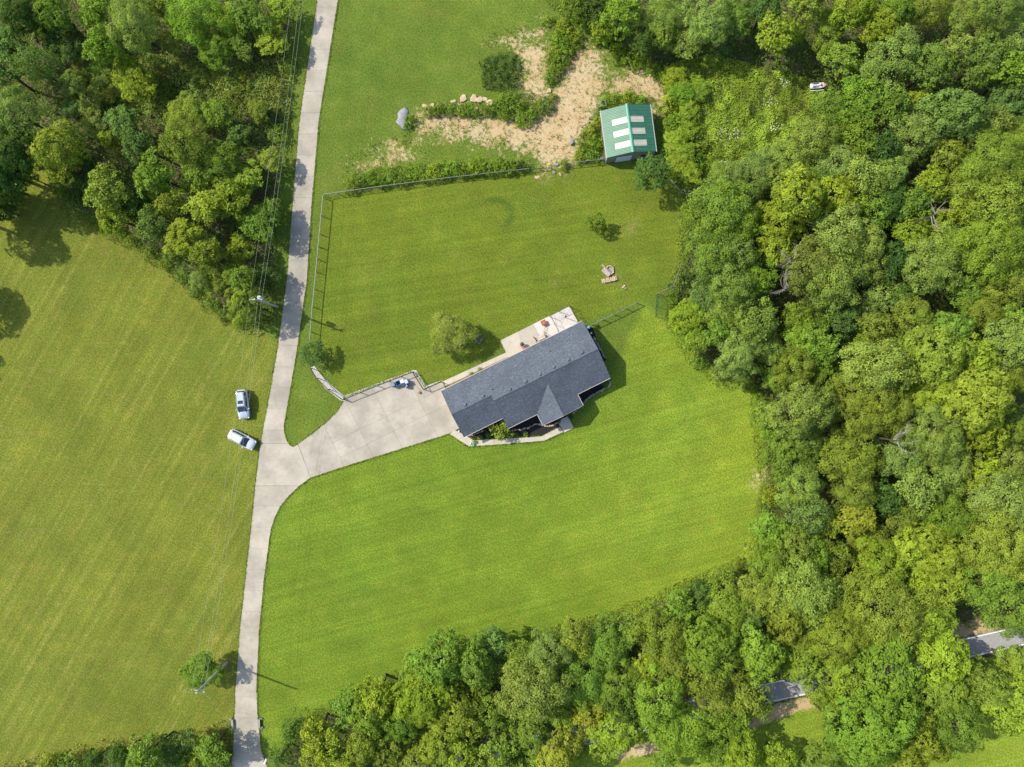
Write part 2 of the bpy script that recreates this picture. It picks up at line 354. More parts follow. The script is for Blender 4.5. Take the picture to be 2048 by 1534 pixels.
def ground():
    gx = np.concatenate([[-2500, -1500, -800, -400, -220, -140, -112], np.arange(-100, 100.01, 0.4), [112, 140, 220, 400, 800, 1500, 2500]])
    gy = np.concatenate([[-2500, -1500, -800, -400, -200, -120, -90], np.arange(-78, 78.01, 0.4), [90, 120, 200, 400, 800, 1500, 2500]])
    X, Y = np.meshgrid(gx, gy); nx, ny = len(gx), len(gy); X = X.ravel(); Y = Y.ravel()
    Z = np.zeros_like(X)
    idx = np.arange(nx * ny).reshape(ny, nx)
    q = np.stack([idx[:-1, :-1], idx[:-1, 1:], idx[1:, 1:], idx[1:, :-1]], -1).reshape(-1, 4)
    me = bpy.data.meshes.new("ground")
    me.vertices.add(len(X)); me.vertices.foreach_set("co", np.stack([X, Y, Z], 1).astype(np.float32).ravel())
    me.loops.add(q.size); me.loops.foreach_set("vertex_index", q.ravel().astype(np.int32))
    me.polygons.add(len(q)); me.polygons.foreach_set("loop_start", (np.arange(len(q)) * 4).astype(np.int32))
    me.update()
    ss = lambda d, wd: np.clip(0.5 + d / (2 * wd), 0, 1)
    dirt = np.zeros_like(X)
    for k, d in enumerate(DIRT): dirt = np.maximum(dirt, ss(sdist(X, Y, PP(d)) + (0.8 if k < 2 else 0.6), 4.2) * (1.0 if k == 0 else (0.9 if k == 1 else 0.80)))
    wood = np.maximum.reduce([ss(sdist(X, Y, PP(p)) - 0.8, 1.2) for p in (WOOD_W, WOOD_E, WOOD_S)])
    rs = ss(sdist(X, Y, PP(ROADSIDE)), 1.0); wood = wood * (1 - rs)
    verge = np.maximum.reduce([ss(sdist(X, Y, PP(p)), 0.8) for p in (ROADV, ROADV2, ROADV3)])
    dirt = np.maximum(dirt, verge * 0.85)
    mead = ss(sdist(X, Y, PP(MEADOW)), 2.0)
    field = ss(sdist(X, Y, PP(FIELD)), 0.6)
    back = ss(sdist(X, Y, PP(BACKYARD)), 0.4)
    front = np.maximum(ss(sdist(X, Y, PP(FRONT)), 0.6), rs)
    # worn / straw-pale bits
    worn = np.zeros_like(X)
    for (cx, cy, r) in ((1107, 567, 10), (1245, 570, 10), (1090, 350, 22), (1130, 355, 14), (440, 1330, 26), (380, 1315, 14), (955, 677, 12), (1225, 550, 22), (1265, 455, 22)):
        c = P(cx, cy); d = np.hypot(X - c.x, Y - c.y) / (r * PX); worn = np.maximum(worn, np.clip(1.2 - d, 0, 1) * 0.75)
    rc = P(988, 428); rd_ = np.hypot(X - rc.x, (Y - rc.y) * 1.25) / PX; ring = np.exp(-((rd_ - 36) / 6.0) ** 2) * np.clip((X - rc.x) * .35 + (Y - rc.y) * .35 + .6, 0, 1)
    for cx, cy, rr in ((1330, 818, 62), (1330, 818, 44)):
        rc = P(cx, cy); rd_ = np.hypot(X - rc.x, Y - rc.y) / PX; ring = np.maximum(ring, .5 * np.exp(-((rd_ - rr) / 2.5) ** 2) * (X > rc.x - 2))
    hotspot = np.clip((X - vnoise(X, Y, 9, 3) * 14 + 6) / 34, 0, 1)  # sun hotspot painted into the front lawn colour, rising toward +X with noisy edge
    for nm, chans in (("zone_a", (dirt, wood, field)), ("zone_b", (back, mead, front)), ("zone_c", (worn, hotspot, ring))):
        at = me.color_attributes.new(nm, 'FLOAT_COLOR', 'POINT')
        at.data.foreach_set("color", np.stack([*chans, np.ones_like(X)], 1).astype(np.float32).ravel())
    k = NT("ground_cover"); p = k.pos()
    def sep(nm):
        a_ = k.n("ShaderNodeAttribute", attribute_name=nm); s_ = k.n("ShaderNodeSeparateColor"); k.t.links.new(a_.outputs["Color"], s_.inputs[0]); return s_.outputs
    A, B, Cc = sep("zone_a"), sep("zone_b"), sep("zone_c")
    big = k.noise(p, 0.05, 4, 0.6); med = k.noise(p, 0.35, 5, 0.65); pr = k.mapping(p, (1, 1, 1), math.radians(33)); fine = k.noise(pr, 3.9, 4, 0.7); grit = k.noise(k.mapping(p, (1, 1, 1), math.radians(61)), 7.5, 3, 0.8)
    base = (0.093, 0.135, 0.017)
    c = k.mix(B[0], base, (0.105, 0.138, 0.013))
    c = k.mix(B[2], c, k.mix(Cc[1], (0.114, 0.168, 0.015), (0.158, 0.210, 0.019)))  # second lawn tone is the painted hotspot brightening
    c = k.mix(A[2], c, (0.126, 0.145, 0.018))
    c = k.mix(B[1], c, (0.13, 0.19, 0.02))
    dry = k.math('MULTIPLY', k.step(k.noise(p, 0.19, 5, 0.7), 0.50, 0.66), k.math('SUBTRACT', 1.0, k.math('MULTIPLY', B[2], 0.6)))
    c = k.mix(k.math('MULTIPLY', dry, 0.20), c, (0.150, 0.128, 0.030))
    c = k.mix(k.math('MULTIPLY', k.step(big, 0.42, 0.68), 0.45), c, k.mix(1.0, c, (0.70, 0.86, 0.9), 'MULTIPLY'))
    c = k.mix(k.math('MULTIPLY', k.step(med, 0.48, 0.72), 0.55), c, k.mix(1.0, c, (1.32, 1.10, 1.25), 'MULTIPLY'))
    # mowing lines: field (two directions), lawns (along the house)
    l1 = k.noise(k.mapping(p, (1.1, 0.022, 1), math.radians(30)), 1.0, 3, 0.6)
    l2 = k.noise(k.mapping(p, (0.07, 1.1, 1), math.radians(4)), 1.0, 3, 0.6)
    l3 = k.noise(k.mapping(p, (0.012, 1.25, 1), math.radians(-15)), 1.0, 3, 0.6)
    l4 = k.noise(k.mapping(p, (0.016, 1.05, 1), math.radians(-9)), 1.0, 3, 0.6)
    straw = k.math('MAXIMUM', k.step(l1, 0.53, 0.66), k.math('MULTIPLY', k.step(l2, 0.54, 0.68), 0.8))
    straw = k.math('MULTIPLY', k.math('MULTIPLY', straw, k.step(k.noise(p, 0.8, 4, 0.7), 0.42, 0.66)), A[2])
    c = k.mix(k.math('MULTIPLY', straw, 0.42), c, (0.24, 0.19, 0.065))
    c = k.scale(c, k.math('ADD', 1.0, k.math('MULTIPLY', k.math('MULTIPLY', k.math('SUBTRACT', l3, 0.5), B[2]), 0.6)))
    c = k.scale(c, k.math('ADD', 1.0, k.math('MULTIPLY', k.math('MULTIPLY', k.math('SUBTRACT', l4, 0.5), B[0]), 0.6)))
    c = k.scale(c, k.math('ADD', 1.0, k.math('MULTIPLY', k.math('MULTIPLY', k.math('SUBTRACT', l1, 0.5), A[2]), 0.7)))
    # weeds and dry specks
    sp = k.math('MULTIPLY', k.step(k.noise(p, 1.9, 5, 0.8), 0.60, 0.72), k.step(k.noise(p, 0.13, 3), 0.40, 0.62))
    c = k.mix(k.math('MULTIPLY', sp, 0.55), c, (0.23, 0.175, 0.05))
    dk = k.step(k.noise(p, 1.1, 5, 0.8), 0.60, 0.78)
    c = k.mix(k.math('MULTIPLY', dk, 0.30), c, (0.050, 0.098, 0.016))
    c = k.mix(k.math('MULTIPLY', k.math('MULTIPLY', Cc[0], k.step(k.noise(p, 1.2, 5, 0.8), 0.42, 0.6)), 0.6), c, (0.24, 0.19, 0.085))
    c = k.scale(c, k.step(fine, 0.34, 0.66, 0.68, 1.32)); c = k.scale(c, k.step(grit, 0.34, 0.66, 0.74, 1.26))
    c = k.scale(c, k.step(med, 0.3, 0.7, 0.94, 1.05)); c = k.scale(c, k.step(k.noise(p, 0.11, 4, 0.6), 0.3, 0.7, 0.90, 1.10))
    c = k.mix(k.math('MULTIPLY', k.step(k.noise(pr, 0.7, 4, 0.7), 0.42, 0.62), 0.35), c, k.mix(1.0, c, (0.82, 1.02, 0.9), 'MULTIPLY'))
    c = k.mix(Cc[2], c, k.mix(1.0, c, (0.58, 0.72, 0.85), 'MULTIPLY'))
    # forest floor
    ff = k.math('ADD', A[1], k.math('MULTIPLY', k.math('SUBTRACT', med, 0.5), 0.6))
    c = k.mix(k.step(ff, 0.45, 0.62), c, k.scale(k.mix(k.step(med, 0.4, 0.65), (0.050, 0.075, 0.016), (0.105, 0.085, 0.045)), k.step(fine, 0.2, 0.8, 0.6, 1.3)))
    # bare earth with ragged edge
    dn = k.math('ADD', A[0], k.math('MULTIPLY', k.math('SUBTRACT', k.noise(p, 0.45, 6, 0.75), 0.5), 1.3))
    dn = k.math('ADD', dn, k.math('MULTIPLY', k.math('SUBTRACT', k.noise(p, 1.8, 5, 0.85), 0.5), 1.0))
    dirtc = k.mix(k.step(k.noise(p, 0.25, 4), 0.35, 0.65), (0.40, 0.285, 0.15), (0.43, 0.335, 0.20))
    dirtc = k.scale(dirtc, k.step(fine, 0.2, 0.8, 0.8, 1.15))
    dirtc = k.mix(k.math('MULTIPLY', k.step(k.noise(p, 1.6, 5, 0.8), 0.52, 0.64), 0.8), dirtc, (0.13, 0.15, 0.030))
    c = k.mix(k.step(dn, 0.42, 0.74), c, dirtc)
    k.bump(k.math('ADD', k.math('MULTIPLY', fine, 0.7), k.math('MULTIPLY', grit, 0.5)), 0.75, 0.12)
    m = k.done(c, 0.95, 0, 0.12)
    me.materials.append(m)
    o = bpy.data.objects.new("ground", me); COL.objects.link(o)
    tag(o, "mown grass ground with bare tan earth patches", None, kind="structure")
ground()

# ---------------------------------------------------------------- paving
def clip(subject, cell):
    n = len(cell); ar = sum(cell[i][0] * cell[(i + 1) % n][1] - cell[(i + 1) % n][0] * cell[i][1] for i in range(n))
    if ar < 0: cell = cell[::-1]
    out = subject
    for i in range(n):
        (ax, ay), (bx, by) = cell[i], cell[(i + 1) % n]; ex, ey = bx - ax, by - ay; L = math.hypot(ex, ey)
        side = lambda p: (ex * (p[1] - ay) - ey * (p[0] - ax)) / L - 0.011
        inp, out = out, []
        for j in range(len(inp)):
            p, q = inp[j - 1], inp[j]; sp, sq = side(p), side(q)
            if (sp >= 0) != (sq >= 0):
                t = sp / (sp - sq); out.append((p[0] + (q[0] - p[0]) * t, p[1] + (q[1] - p[1]) * t))
            if sq >= 0: out.append(q)
        if len(out) < 3: return []
    res = []
    for p in out:
        if not res or math.hypot(p[0] - res[-1][0], p[1] - res[-1][1]) > 0.01: res.append(p)
    if len(res) > 2 and math.hypot(res[0][0] - res[-1][0], res[0][1] - res[-1][1]) < 0.01: res.pop()
    ar = abs(sum(res[i][0] * res[(i + 1) % len(res)][1] - res[(i + 1) % len(res)][0] * res[i][1] for i in range(len(res)))) / 2 if len(res) > 2 else 0
    return res if ar > 0.15 else []

def paving(name, label, outline, cells, mat, top=0.05):
    poly = PP(outline)
    base = MB().prism(poly, -0.05, 0.012).build(name, MAT['joint'])
    tag(base, label, None, kind="structure")
    for c in cells:
        r = clip(poly, PP(c))
        if r: 
            wpart(MB().prism(r, -0.04, top + random.uniform(-0.004, 0.004)), "slab", mat, base)
    return base

DL = [(640, -30), (635, 0), (599.5, 240), (586, 400), (574, 560), (555, 700), (541, 780), (519, 900), (512, 960), (502, 1060), (491, 1160), (480, 1260), (471, 1380), (469, 1440), (466, 1500), (463, 1534), (461, 1560)]
DR = [(681, -30), (676, 0), (638, 240), (624, 400), (614, 560), (594, 700), (580.6, 780), (568, 850), (569, 866), (573, 880), (580, 890), (587, 893), (595, 888.5), (630, 864), (658.4, 839.3), (674, 823.5), (687.4, 804), (690, 795), (827, 742.6), (851.8, 777.8), (884.3, 762.8), (890, 775), (925, 850), (919.5, 856), (898.6, 867), (793.8, 900), (720, 923), (667, 940), (621, 955.5), (599, 971.6), (577, 992.7), (560.7, 1012.5), (549.6, 1034.8), (541.5, 1060), (528, 1160), (518.6, 1260), (513, 1380), (516, 1440), (523, 1500), (534.6, 1534), (546, 1560)]
def interp(pl, y):
    for (x0, y0), (x1, y1) in zip(pl, pl[1:]):
        if y0 <= y <= y1: return x0 + (x1 - x0) * (y - y0) / (y1 - y0 + 1e-9)
    return pl[-1][0]
APRON = [(598, 893), (595.5, 888.5)] + DR[13:23] + [(919.5, 856), (898.6, 867), (793.8, 900), (720, 923), (667, 940), (621.5, 955.3)]
UP_R = DR[:10] + [(577.5, 886.5)]
LO_R = [(599, 971.6), (577, 992.7), (560.7, 1012.5), (549.6, 1034.8)] + DR[-8:]
JUNC = [(interp(DL, 886.7), 886.7), (577.7, 886.7), (580, 890), (587, 893), (595.5, 888.7), (597.8, 893), (621, 955.5), (599.2, 971.4), (interp(DL, 971.4), 971.4)]
def lane(R, y0, y1):
    f = lambda pl: [(interp(pl, y0), y0)] + [q for q in pl if y0 + .5 < q[1] < y1 - .5] + [(interp(pl, y1), y1)]
    return f(DL) + f(R)[::-1]
g_ = 0.13
slabs = []
ys = list(np.arange(-28, 870, 42.3)) + [886.5]
for y0, y1 in zip(ys, ys[1:]): slabs.append(PP(lane(UP_R, y0 + g_, y1 - g_)))
slabs.append(PP([(x, y + (.25 if y < 900 else -.25)) for x, y in JUNC]))
ys = [971.6, 1012, 1054] + list(np.arange(1096, 1565, 42.3))
for y0, y1 in zip(ys, ys[1:]): slabs.append(PP(lane(LO_R, y0 + g_, y1 - g_)))
O_, U_, V_ = (610, 922), (0.896, -0.444), (0.444, 0.896)
uv = lambda u, v: (O_[0] + U_[0] * u + V_[0] * v, O_[1] + U_[1] * u + V_[1] * v)
J0, J1 = (598 - 0.344 * 45, 892 - 0.939 * 45), (598 + 0.344 * 110, 892 + 0.939 * 110)
cells = [[J0, uv(66, -120), uv(66, 120), J1]]
us = [66, 126, 186, 259, 345]; vs_ = [-140, -8, 25, 140]
for u0, u1 in zip(us, us[1:]):
    for v0, v1 in zip(vs_, vs_[1:]): cells.append([uv(u0, v0), uv(u1, v0), uv(u1, v1), uv(u0, v1)])
for c_ in cells:
    r_ = clip(PP(APRON), PP(c_))
    if r_: slabs.append(r_)
mb = MB().prism(PP(lane(UP_R, -28, 886.6)), -.06, .012).prism(PP(JUNC), -.06, .012).prism(PP(lane(LO_R, 971.5, 1555)), -.06, .012).prism(PP(APRON), -.06, .012)
drive = tag(mb.build("driveway", MAT['joint']), "long pale concrete driveway widening into an apron by the house", None, kind="structure")
for s_ in slabs: wpart(MB().prism(s_, -.04, .05 + random.uniform(-.004, .004)), "slab", MAT['concrete'], drive)

# front walk, patio, side path
WALK = [(899.6, 867.8), (937, 892.8), (1006, 888.2), (1088.4, 881.4), (1127, 863.6), (1119.6, 853.2), (1083, 872.5), (1027, 876), (947.6, 880.3), (910, 859.5)]
wc = [[(890, 840), (960, 840), (938, 900), (890, 900)], [(960, 840), (988, 840), (988, 905), (938, 900)], [(988, 860), (1037, 860), (1037, 900), (988, 900)], [(1037, 860), (1086, 845), (1090, 895), (1037, 900)], [(1086, 845), (1140, 830), (1140, 880), (1090, 895)]]
paving("front_walk", "bent pale concrete walk in front of the house", WALK, wc, MAT['concrete_walk'])
PORCH = [(1114, 842), (1135.3, 832.5), (1147.8, 855.3), (1129, 864.7)]
paving("porch_step", "square concrete landing at the front door", PORCH, [[(1100, 820), (1160, 820), (1160, 880), (1100, 880)]], MAT['concrete_walk'], 0.16)
PAT = [(1000.8, 681), (1138.4, 612.3), (1158, 646), (1100, 676), (1017.5, 715)]
paving("patio_old", "beige older concrete patio behind the house", [(1000.8, 681), (1066, 648.5), (1083, 681), (1017.5, 716)], [[(990, 640), (1033, 640), (1052, 730), (990, 730)], [(1033, 640), (1090, 640), (1090, 730), (1052, 730)]], MAT['concrete_walk'])
paving("patio_new", "bright white newer concrete patio behind the house", [(1066.3, 648.3), (1138.4, 612.3), (1160, 651), (1083.4, 681)], [[(1060, 600), (1104, 600), (1122, 700), (1060, 700)], [(1104, 600), (1165, 600), (1165, 700), (1122, 700)]], MAT['concrete_white'], 0.055)
paving("side_path", "narrow concrete path along the back wall of the house", [(885.5, 763), (1013, 704.5), (1018, 712.5), (890.5, 772.5)], [[(880 + i * 28, 690), (908 + i * 28, 690), (908 + i * 28, 780), (880 + i * 28, 780)] for i in range(5)], MAT['concrete_walk'])

def sheet(name, poly, mat, label, z=0.02, kind="structure"):
    return tag(MB().prism(PP(poly), -0.03, z).build(name, mat), label, None, kind=kind)
sheet("soil_strip", [(891, 773), (1018, 713), (1028, 726), (898, 790)], MAT['soil'], "brown soil strip along the back wall of the house", 0.025)
sheet("mulch_bed", [(911, 859), (948, 879.6), (1027, 875.3), (1083, 871.8), (1118.5, 852.6), (1113, 842), (1134, 832), (1166, 808), (1150, 790), (1090, 815), (1000, 838), (935, 860)], MAT['mulch'], "dark mulch bed along the front wall", 0.03)
sheet("mulch_bed", [(1150, 788), (1166, 807), (1175, 797), (1193, 784.5), (1217, 774), (1220, 766), (1216, 755), (1180, 770)], MAT['mulch'], "dark mulch bed at the front corner of the house under the eave", 0.03)
sheet("mulch_bed", [(1160, 650), (1185, 655), (1198, 690), (1212, 720), (1207, 724), (1185, 690)], MAT['mulch'], "dark mulch strip along the end wall of the house", 0.03)
sheet("gravel_strip", [(622, 735), (629, 732), (641, 748), (660, 768), (688, 792), (827, 740), (833, 741), (851, 772), (885, 760), (887, 765), (852, 781), (845, 777), (828, 748), (690, 803), (680, 800), (650, 776), (633, 755)], MAT['gravel'], "grey gravel strip under the black fence", 0.035)

# lower road through the trees
ROAD_SL = (1258 - 1521) / (2100 - 940)
road_y = lambda x: 1521 + (x - 940) * ROAD_SL
x0, x1 = 800, 2300
rd = [(x0, road_y(x0) - 21), (x1, road_y(x1) - 21), (x1, road_y(x1) + 21), (x0, road_y(x0) + 21)]
road = tag(MB().prism(PP(rd), -0.05, 0.02).build("road", MAT['asphalt']), "grey asphalt road seen through gaps in the trees", None, kind="structure")
for s_ in (-19.2, 17.8):
    ln = [(x0, road_y(x0) + s_), (x1, road_y(x1) + s_), (x1, road_y(x1) + s_ + 1.5), (x0, road_y(x0) + s_ + 1.5)]
    wpart(MB().prism(PP(ln), 0.018, 0.026), "edge_line", MAT['white_paint'], road)

# ---------------------------------------------------------------- house
ZE, PITCH = 2.85, 0.4167
hk = 0.08 * (1 - ZE / HC)
HL = Vector(((882.5 - 1024) * hk, (767 - 781.9) * hk, 0)); HR = math.atan2(0.444, 0.896)
house = thing("house", "long low house with dark blue-grey shingle roof and front gable", "house", HL, HR)
def rp(poly, zf, th=0.14):
    m = MB(); n = len(poly); pl = [(u, -v) for u, v in poly]
    ar = sum(pl[i][0] * pl[(i + 1) % n][1] - pl[(i + 1) % n][0] * pl[i][1] for i in range(n))
    if ar < 0: poly = poly[::-1]; pl = pl[::-1]
    vs = [(x, y, zf(*q) - th) for (x, y), q in zip(pl, poly)] + [(x, y, zf(*q)) for (x, y), q in zip(pl, poly)]
    return m.add(vs, [list(range(n))[::-1], list(range(n, 2 * n))] + [(i, (i + 1) % n, n + (i + 1) % n, n + i) for i in range(n)])
zn = lambda u, v: ZE + PITCH * v
zgs = lambda u, v: ZE + PITCH * (8.03 - v)
zms = lambda u, v: ZE + PITCH * (9.85 - v)
zgl = lambda u, v: ZE + PITCH * (u - 11.83)
zgr = lambda u, v: ZE + PITCH * (18.77 - u)
GR, MR = 4.015, 4.925
roof_n = local_build(rp([(0, 0), (24.5, 0), (24.5, MR), (6.74, MR), (6.74, GR), (0, GR)], zn), "roof", MAT['shingle'], house)
local_build(rp([(0, GR), (6.74, GR), (6.74, 8.03), (0, 8.03)], zgs), "roof", MAT['shingle'], house)
local_build(rp([(6.74, MR), (24.5, MR), (24.5, 9.85), (18.77, 9.85), (15.3, 6.38), (11.83, 9.85), (6.74, 9.85)], zms), "roof", MAT['shingle'], house)
local_build(rp([(15.3, 6.38), (15.3, 11.83), (11.83, 11.83), (11.83, 9.85)], zgl), "roof", MAT['shingle'], house)
local_build(rp([(15.3, 6.38), (18.77, 9.85), (18.77, 11.83), (15.3, 11.83)], zgr), "roof", MAT['shingle'], house)
# ridge caps
cap = MB()
for (u0, v0, u1, v1, z) in ((0, GR, 6.74, GR, zn(0, GR)), (6.74, MR, 24.5, MR, zn(0, MR)), (15.3, 6.6, 15.3, 11.83, zgl(15.3, 0))):
    d = (u1 - u0, v1 - v0); L = math.hypot(*d); d = (d[0] / L, d[1] / L); nn = (-d[1], d[0])
    for s_ in (-1, 1):
        q = [(u0, v0, z + 0.035), (u1, v1, z + 0.035), (u1 + nn[0] * s_ * 0.16, v1 + nn[1] * s_ * 0.16, z - 0.035), (u0 + nn[0] * s_ * 0.16, v0 + nn[1] * s_ * 0.16, z - 0.035)]
        cap.add([(a_, -b_, c_) for a_, b_, c_ in q] + [(a_, -b_, c_ - 0.03) for a_, b_, c_ in q], [(0, 1, 2, 3), (7, 6, 5, 4), (0, 3, 7, 4), (1, 5, 6, 2), (3, 2, 6, 7), (0, 4, 5, 1)])
local_build(cap, "ridge_cap", MAT['shingle'], house)
# walls, with gable ends
ov = 0.40
wl = MB(); wz = ZE - 0.20 + PITCH * ov
wl.prism([(ov, -ov), (6.9, -ov), (6.9, -8.03 + ov), (ov, -8.03 + ov)], 0, wz)
wl.prism([(6.9, -ov), (24.5 - ov, -ov), (24.5 - ov, -9.85 + ov), (6.9, -9.85 + ov)], 0, wz - 0.004)
wl.prism([(12.23, -9.3), (16.3, -9.3), (16.3, -11.43), (12.23, -11.43)], 0, wz - 0.008)
def gable(m, u, v0, v1, vr, zf0, th=0.12):
    pts = [(v0, wz - 0.01), (v1, wz - 0.01), (vr, ZE + PITCH * (vr - 0) - 0.17 if zf0 is None else zf0)]
    m.add([(u, -v, z) for v, z in pts] + [(u + th, -v, z) for v, z in pts], [(0, 1, 2), (5, 4, 3), (0, 3, 4, 1), (1, 4, 5, 2), (2, 5, 3, 0)])
gable(wl, ov, ov, 8.03 - ov, GR, zn(0, GR) - 0.17); gable(wl, 24.5 - ov - 0.12, ov, 9.85 - ov, MR, zn(0, MR) - 0.17)
gable(wl, 6.78, ov, 9.85 - ov, MR, zn(0, MR) - 0.17)
wl.add([(12.23, -11.43, wz - .01), (18.4, -11.43, wz - .01), (15.3, -11.43, zgl(15.3, 0) - .17), (12.23, -11.31, wz - .01), (18.4, -11.31, wz - .01), (15.3, -11.31, zgl(15.3, 0) - .17)], [(0, 1, 2), (5, 4, 3), (0, 3, 4, 1), (1, 4, 5, 2), (2, 5, 3, 0)])
local_build(wl, "wall", MAT['wall'], house)
local_build(MB().box((18.45, -11.42, 1.38), (0.16, 0.16, 2.70)), "porch_post", MAT['trim'], house)
# gutters along the eaves
for (u0, v0, u1, v1) in ((0, -0.06, 24.5, -0.06), (0, 8.09, 6.74, 8.09), (6.80, 9.91, 11.74, 9.91), (18.86, 9.91, 24.5, 9.91), (11.77, 9.95, 11.77, 11.83), (18.83, 9.95, 18.83, 11.83)):
    g = MB(); hz = abs(v1 - v0) < 0.01
    g.box(((u0 + u1) / 2, -(v0 + v1) / 2, ZE - 0.085), ((abs(u1 - u0), 0.075, 0.10) if hz else (0.075, abs(v1 - v0), 0.10)))
    local_build(g, "gutter", MAT['trim'], house)
# barge boards on the gable ends
for (u, va, vb, zfa, zfb) in ((-0.02, 0, GR, zn, zn), (-0.02, GR, 8.03, zgs, zgs), (24.52, 0, MR, zn, zn), (24.52, MR, 9.85, zms, zms), (6.72, 4.9, 9.85, zms, zms)):
    za, zb = zfa(u, va), zfb(u, vb)
    g = MB(); t_ = 0.018
    q = [(u - t_, -va, za - .17), (u - t_, -vb, zb - .17), (u - t_, -vb, zb + .005), (u - t_, -va, za + .005)]
    g.add(q + [(x + 2 * t_, y, z) for x, y, z in q], [(0, 1, 2, 3), (7, 6, 5, 4), (0, 4, 5, 1), (1, 5, 6, 2), (2, 6, 7, 3), (3, 7, 4, 0)])
    local_build(g, "barge_board", MAT['shingle'], house)
for (ua, ub, zf) in ((11.83, 15.3, zgl), (15.3, 18.77, zgr)):
    za, zb = zf(ua, 0), zf(ub, 0); q = [(ua, -11.84, za - .17), (ub, -11.84, zb - .17), (ub, -11.84, zb + .004), (ua, -11.84, za + .004)]
    local_build(MB().add(q + [(x, y - .035, z) for x, y, z in q], [(3, 2, 1, 0), (4, 5, 6, 7), (0, 1, 5, 4), (1, 2, 6, 5), (2, 3, 7, 6), (3, 0, 4, 7)]), "barge_board", MAT['trim'], house)
# roof vents near the ridge, plumbing pipes
hz2 = lambda zx, zy: ((zx - 108) * 0.896 - (zy - 968) * 0.444, (zx - 108) * 0.444 + (zy - 968) * 0.896)
for zx, zy in ((345, 1100), (515, 1018), (775, 952), (925, 877), (1060, 808), (1193, 738), (1333, 668), (1463, 598)):
    u, v = hz2(zx, zy); u *= 0.01600; v *= 0.01600; z = zn(u, v)
    vt = local_build(MB().box((u, -v, z + 0.09), (0.36, 0.30, 0.26)), "roof_vent", MAT['vent'], house)
    hd = MB().box((u - 0.02, -v + 0.05, z + 0.245), (0.42, 0.40, 0.05)); ho = local_build(hd, "vent_hood", MAT['ventlight'], vt)
for zx, zy in ((607, 950), (1158, 580)):
    u, v = hz2(zx, zy); u *= 0.016; v *= 0.016; z = zn(u, v)
    local_build(MB().tube([(u, -v, z - 0.1), (u, -v, z + 0.35)], 0.07, 8), "vent_pipe", MAT['vent'], house)
# openings
gd = local_build(MB().box((ov - 0.02, -5.4, 1.1), (0.05, 2.6, 2.15)), "garage_door", MAT['door'], house)
for i in range(4): local_build(MB().box((ov - 0.055, -5.4, 0.32 + i * 0.52), (0.03, 2.5, 0.46)), "panel", MAT['door'], gd)
for (u, v, wd, ht, zc, ax) in ((3.4, 8.03 - ov, 1.4, 1.1, 1.5, 0), (9.3, 9.85 - ov, 1.8, 1.2, 1.5, 0), (14.0, 11.43, 1.6, 1.3, 1.5, 0), (21.2, 9.85 - ov, 1.8, 1.2, 1.5, 0), (9, ov, 1.2, 1.0, 1.6, 1), (13, ov, 1.2, 1.0, 1.6, 1), (21, ov, 1.6, 1.0, 1.6, 1)):
    s_ = -1 if ax == 0 else 1
    wd_ = local_build(MB().box((u, -v + s_ * 0.02, zc), (wd + 0.16, 0.06, ht + 0.16)), "window", MAT['trim'], house)
    for k_ in (-1, 1): local_build(MB().box((u + k_ * wd / 4, -v + s_ * 0.055, zc), (wd / 2 - 0.05, 0.02, ht)), "pane", MAT['glass'], wd_)
fd = local_build(MB().box((17.3, -9.85 + ov - 0.03, 1.05), (1.0, 0.06, 2.1)), "front_door", MAT['red'], house)
local_build(MB().box((16.95, -9.85 + ov - 0.08, 1.0), (0.05, 0.05, 0.12)), "door_handle", MAT['galv'], fd)
local_build(MB().box((17.6, -10.6, 0.06), (2.2, 1.9, 0.12)), "porch_floor", MAT['concrete_walk'], house)
pd = local_build(MB().box((17.0, -ov + 0.03, 1.05), (1.8, 0.06, 2.1)), "patio_door", MAT['trim'], house)
for k_ in (-1, 1): local_build(MB().box((17.0 + k_ * 0.43, -ov + 0.07, 1.08), (0.76, 0.02, 1.9)), "pane", MAT['glass'], pd)

# ---------------------------------------------------------------- shed
SW_ = Vector((14.91, 35.27, 0)); SR = math.atan2(1.0, 7.5)
shed = thing("shed", "green metal-roofed shed with six pale skylight sheets", "shed", SW_, SR)
SWD, SLN, SE, SRZ = 7.6, 7.4, 2.6, 3.9     # width (x), length (y), eave, ridge
n_sh = 8; sw_ = SLN / n_sh
def sheet_part(side, i, t0, t1, mat, name, lift=0.0):
    """a ribbed roof sheet on one slope; t runs ridge(0)->eave(1)"""
    m = MB(); xr = SWD / 2; xe = -0.12 if side < 0 else SWD + 0.12
    y0 = i * sw_ + 0.006; y1 = (i + 1) * sw_ - 0.006
    prof = []
    nr = 4; st = (y1 - y0) / nr
    for r in range(nr):
        ya = y0 + r * st
        prof += [(ya, 0.0), (ya + st * 0.62, 0.0), (ya + st * 0.70, 0.05), (ya + st * 0.88, 0.05), (ya + st * 0.97, 0.0)]
    prof.append((y1, 0.0)); rows = []
    for t in (t0, t1):
        x = xr + (xe - xr) * t; z = SRZ + (SE - 0.04 - SRZ) * t + lift
        rows.append([(x, y, z + h) for y, h in prof] + [(x, y, z - 0.02) for y, h in prof[::-1]])
    m.loft(rows if side < 0 else rows[::-1])
    return local_build(m, name, mat, shed)
for side in (-1, 1):
    for i in range(n_sh):
        if i in (1, 3, 5):
            sheet_part(side, i, 0.0, 0.635, MAT['skylight'], "skylight_sheet", 0.012)
            sheet_part(side, i, 0.64, 1.0, MAT['green_roof'], "roof_sheet")
        else: sheet_part(side, i, 0.0, 1.0, MAT['green_roof'], "roof_sheet")
m = MB()
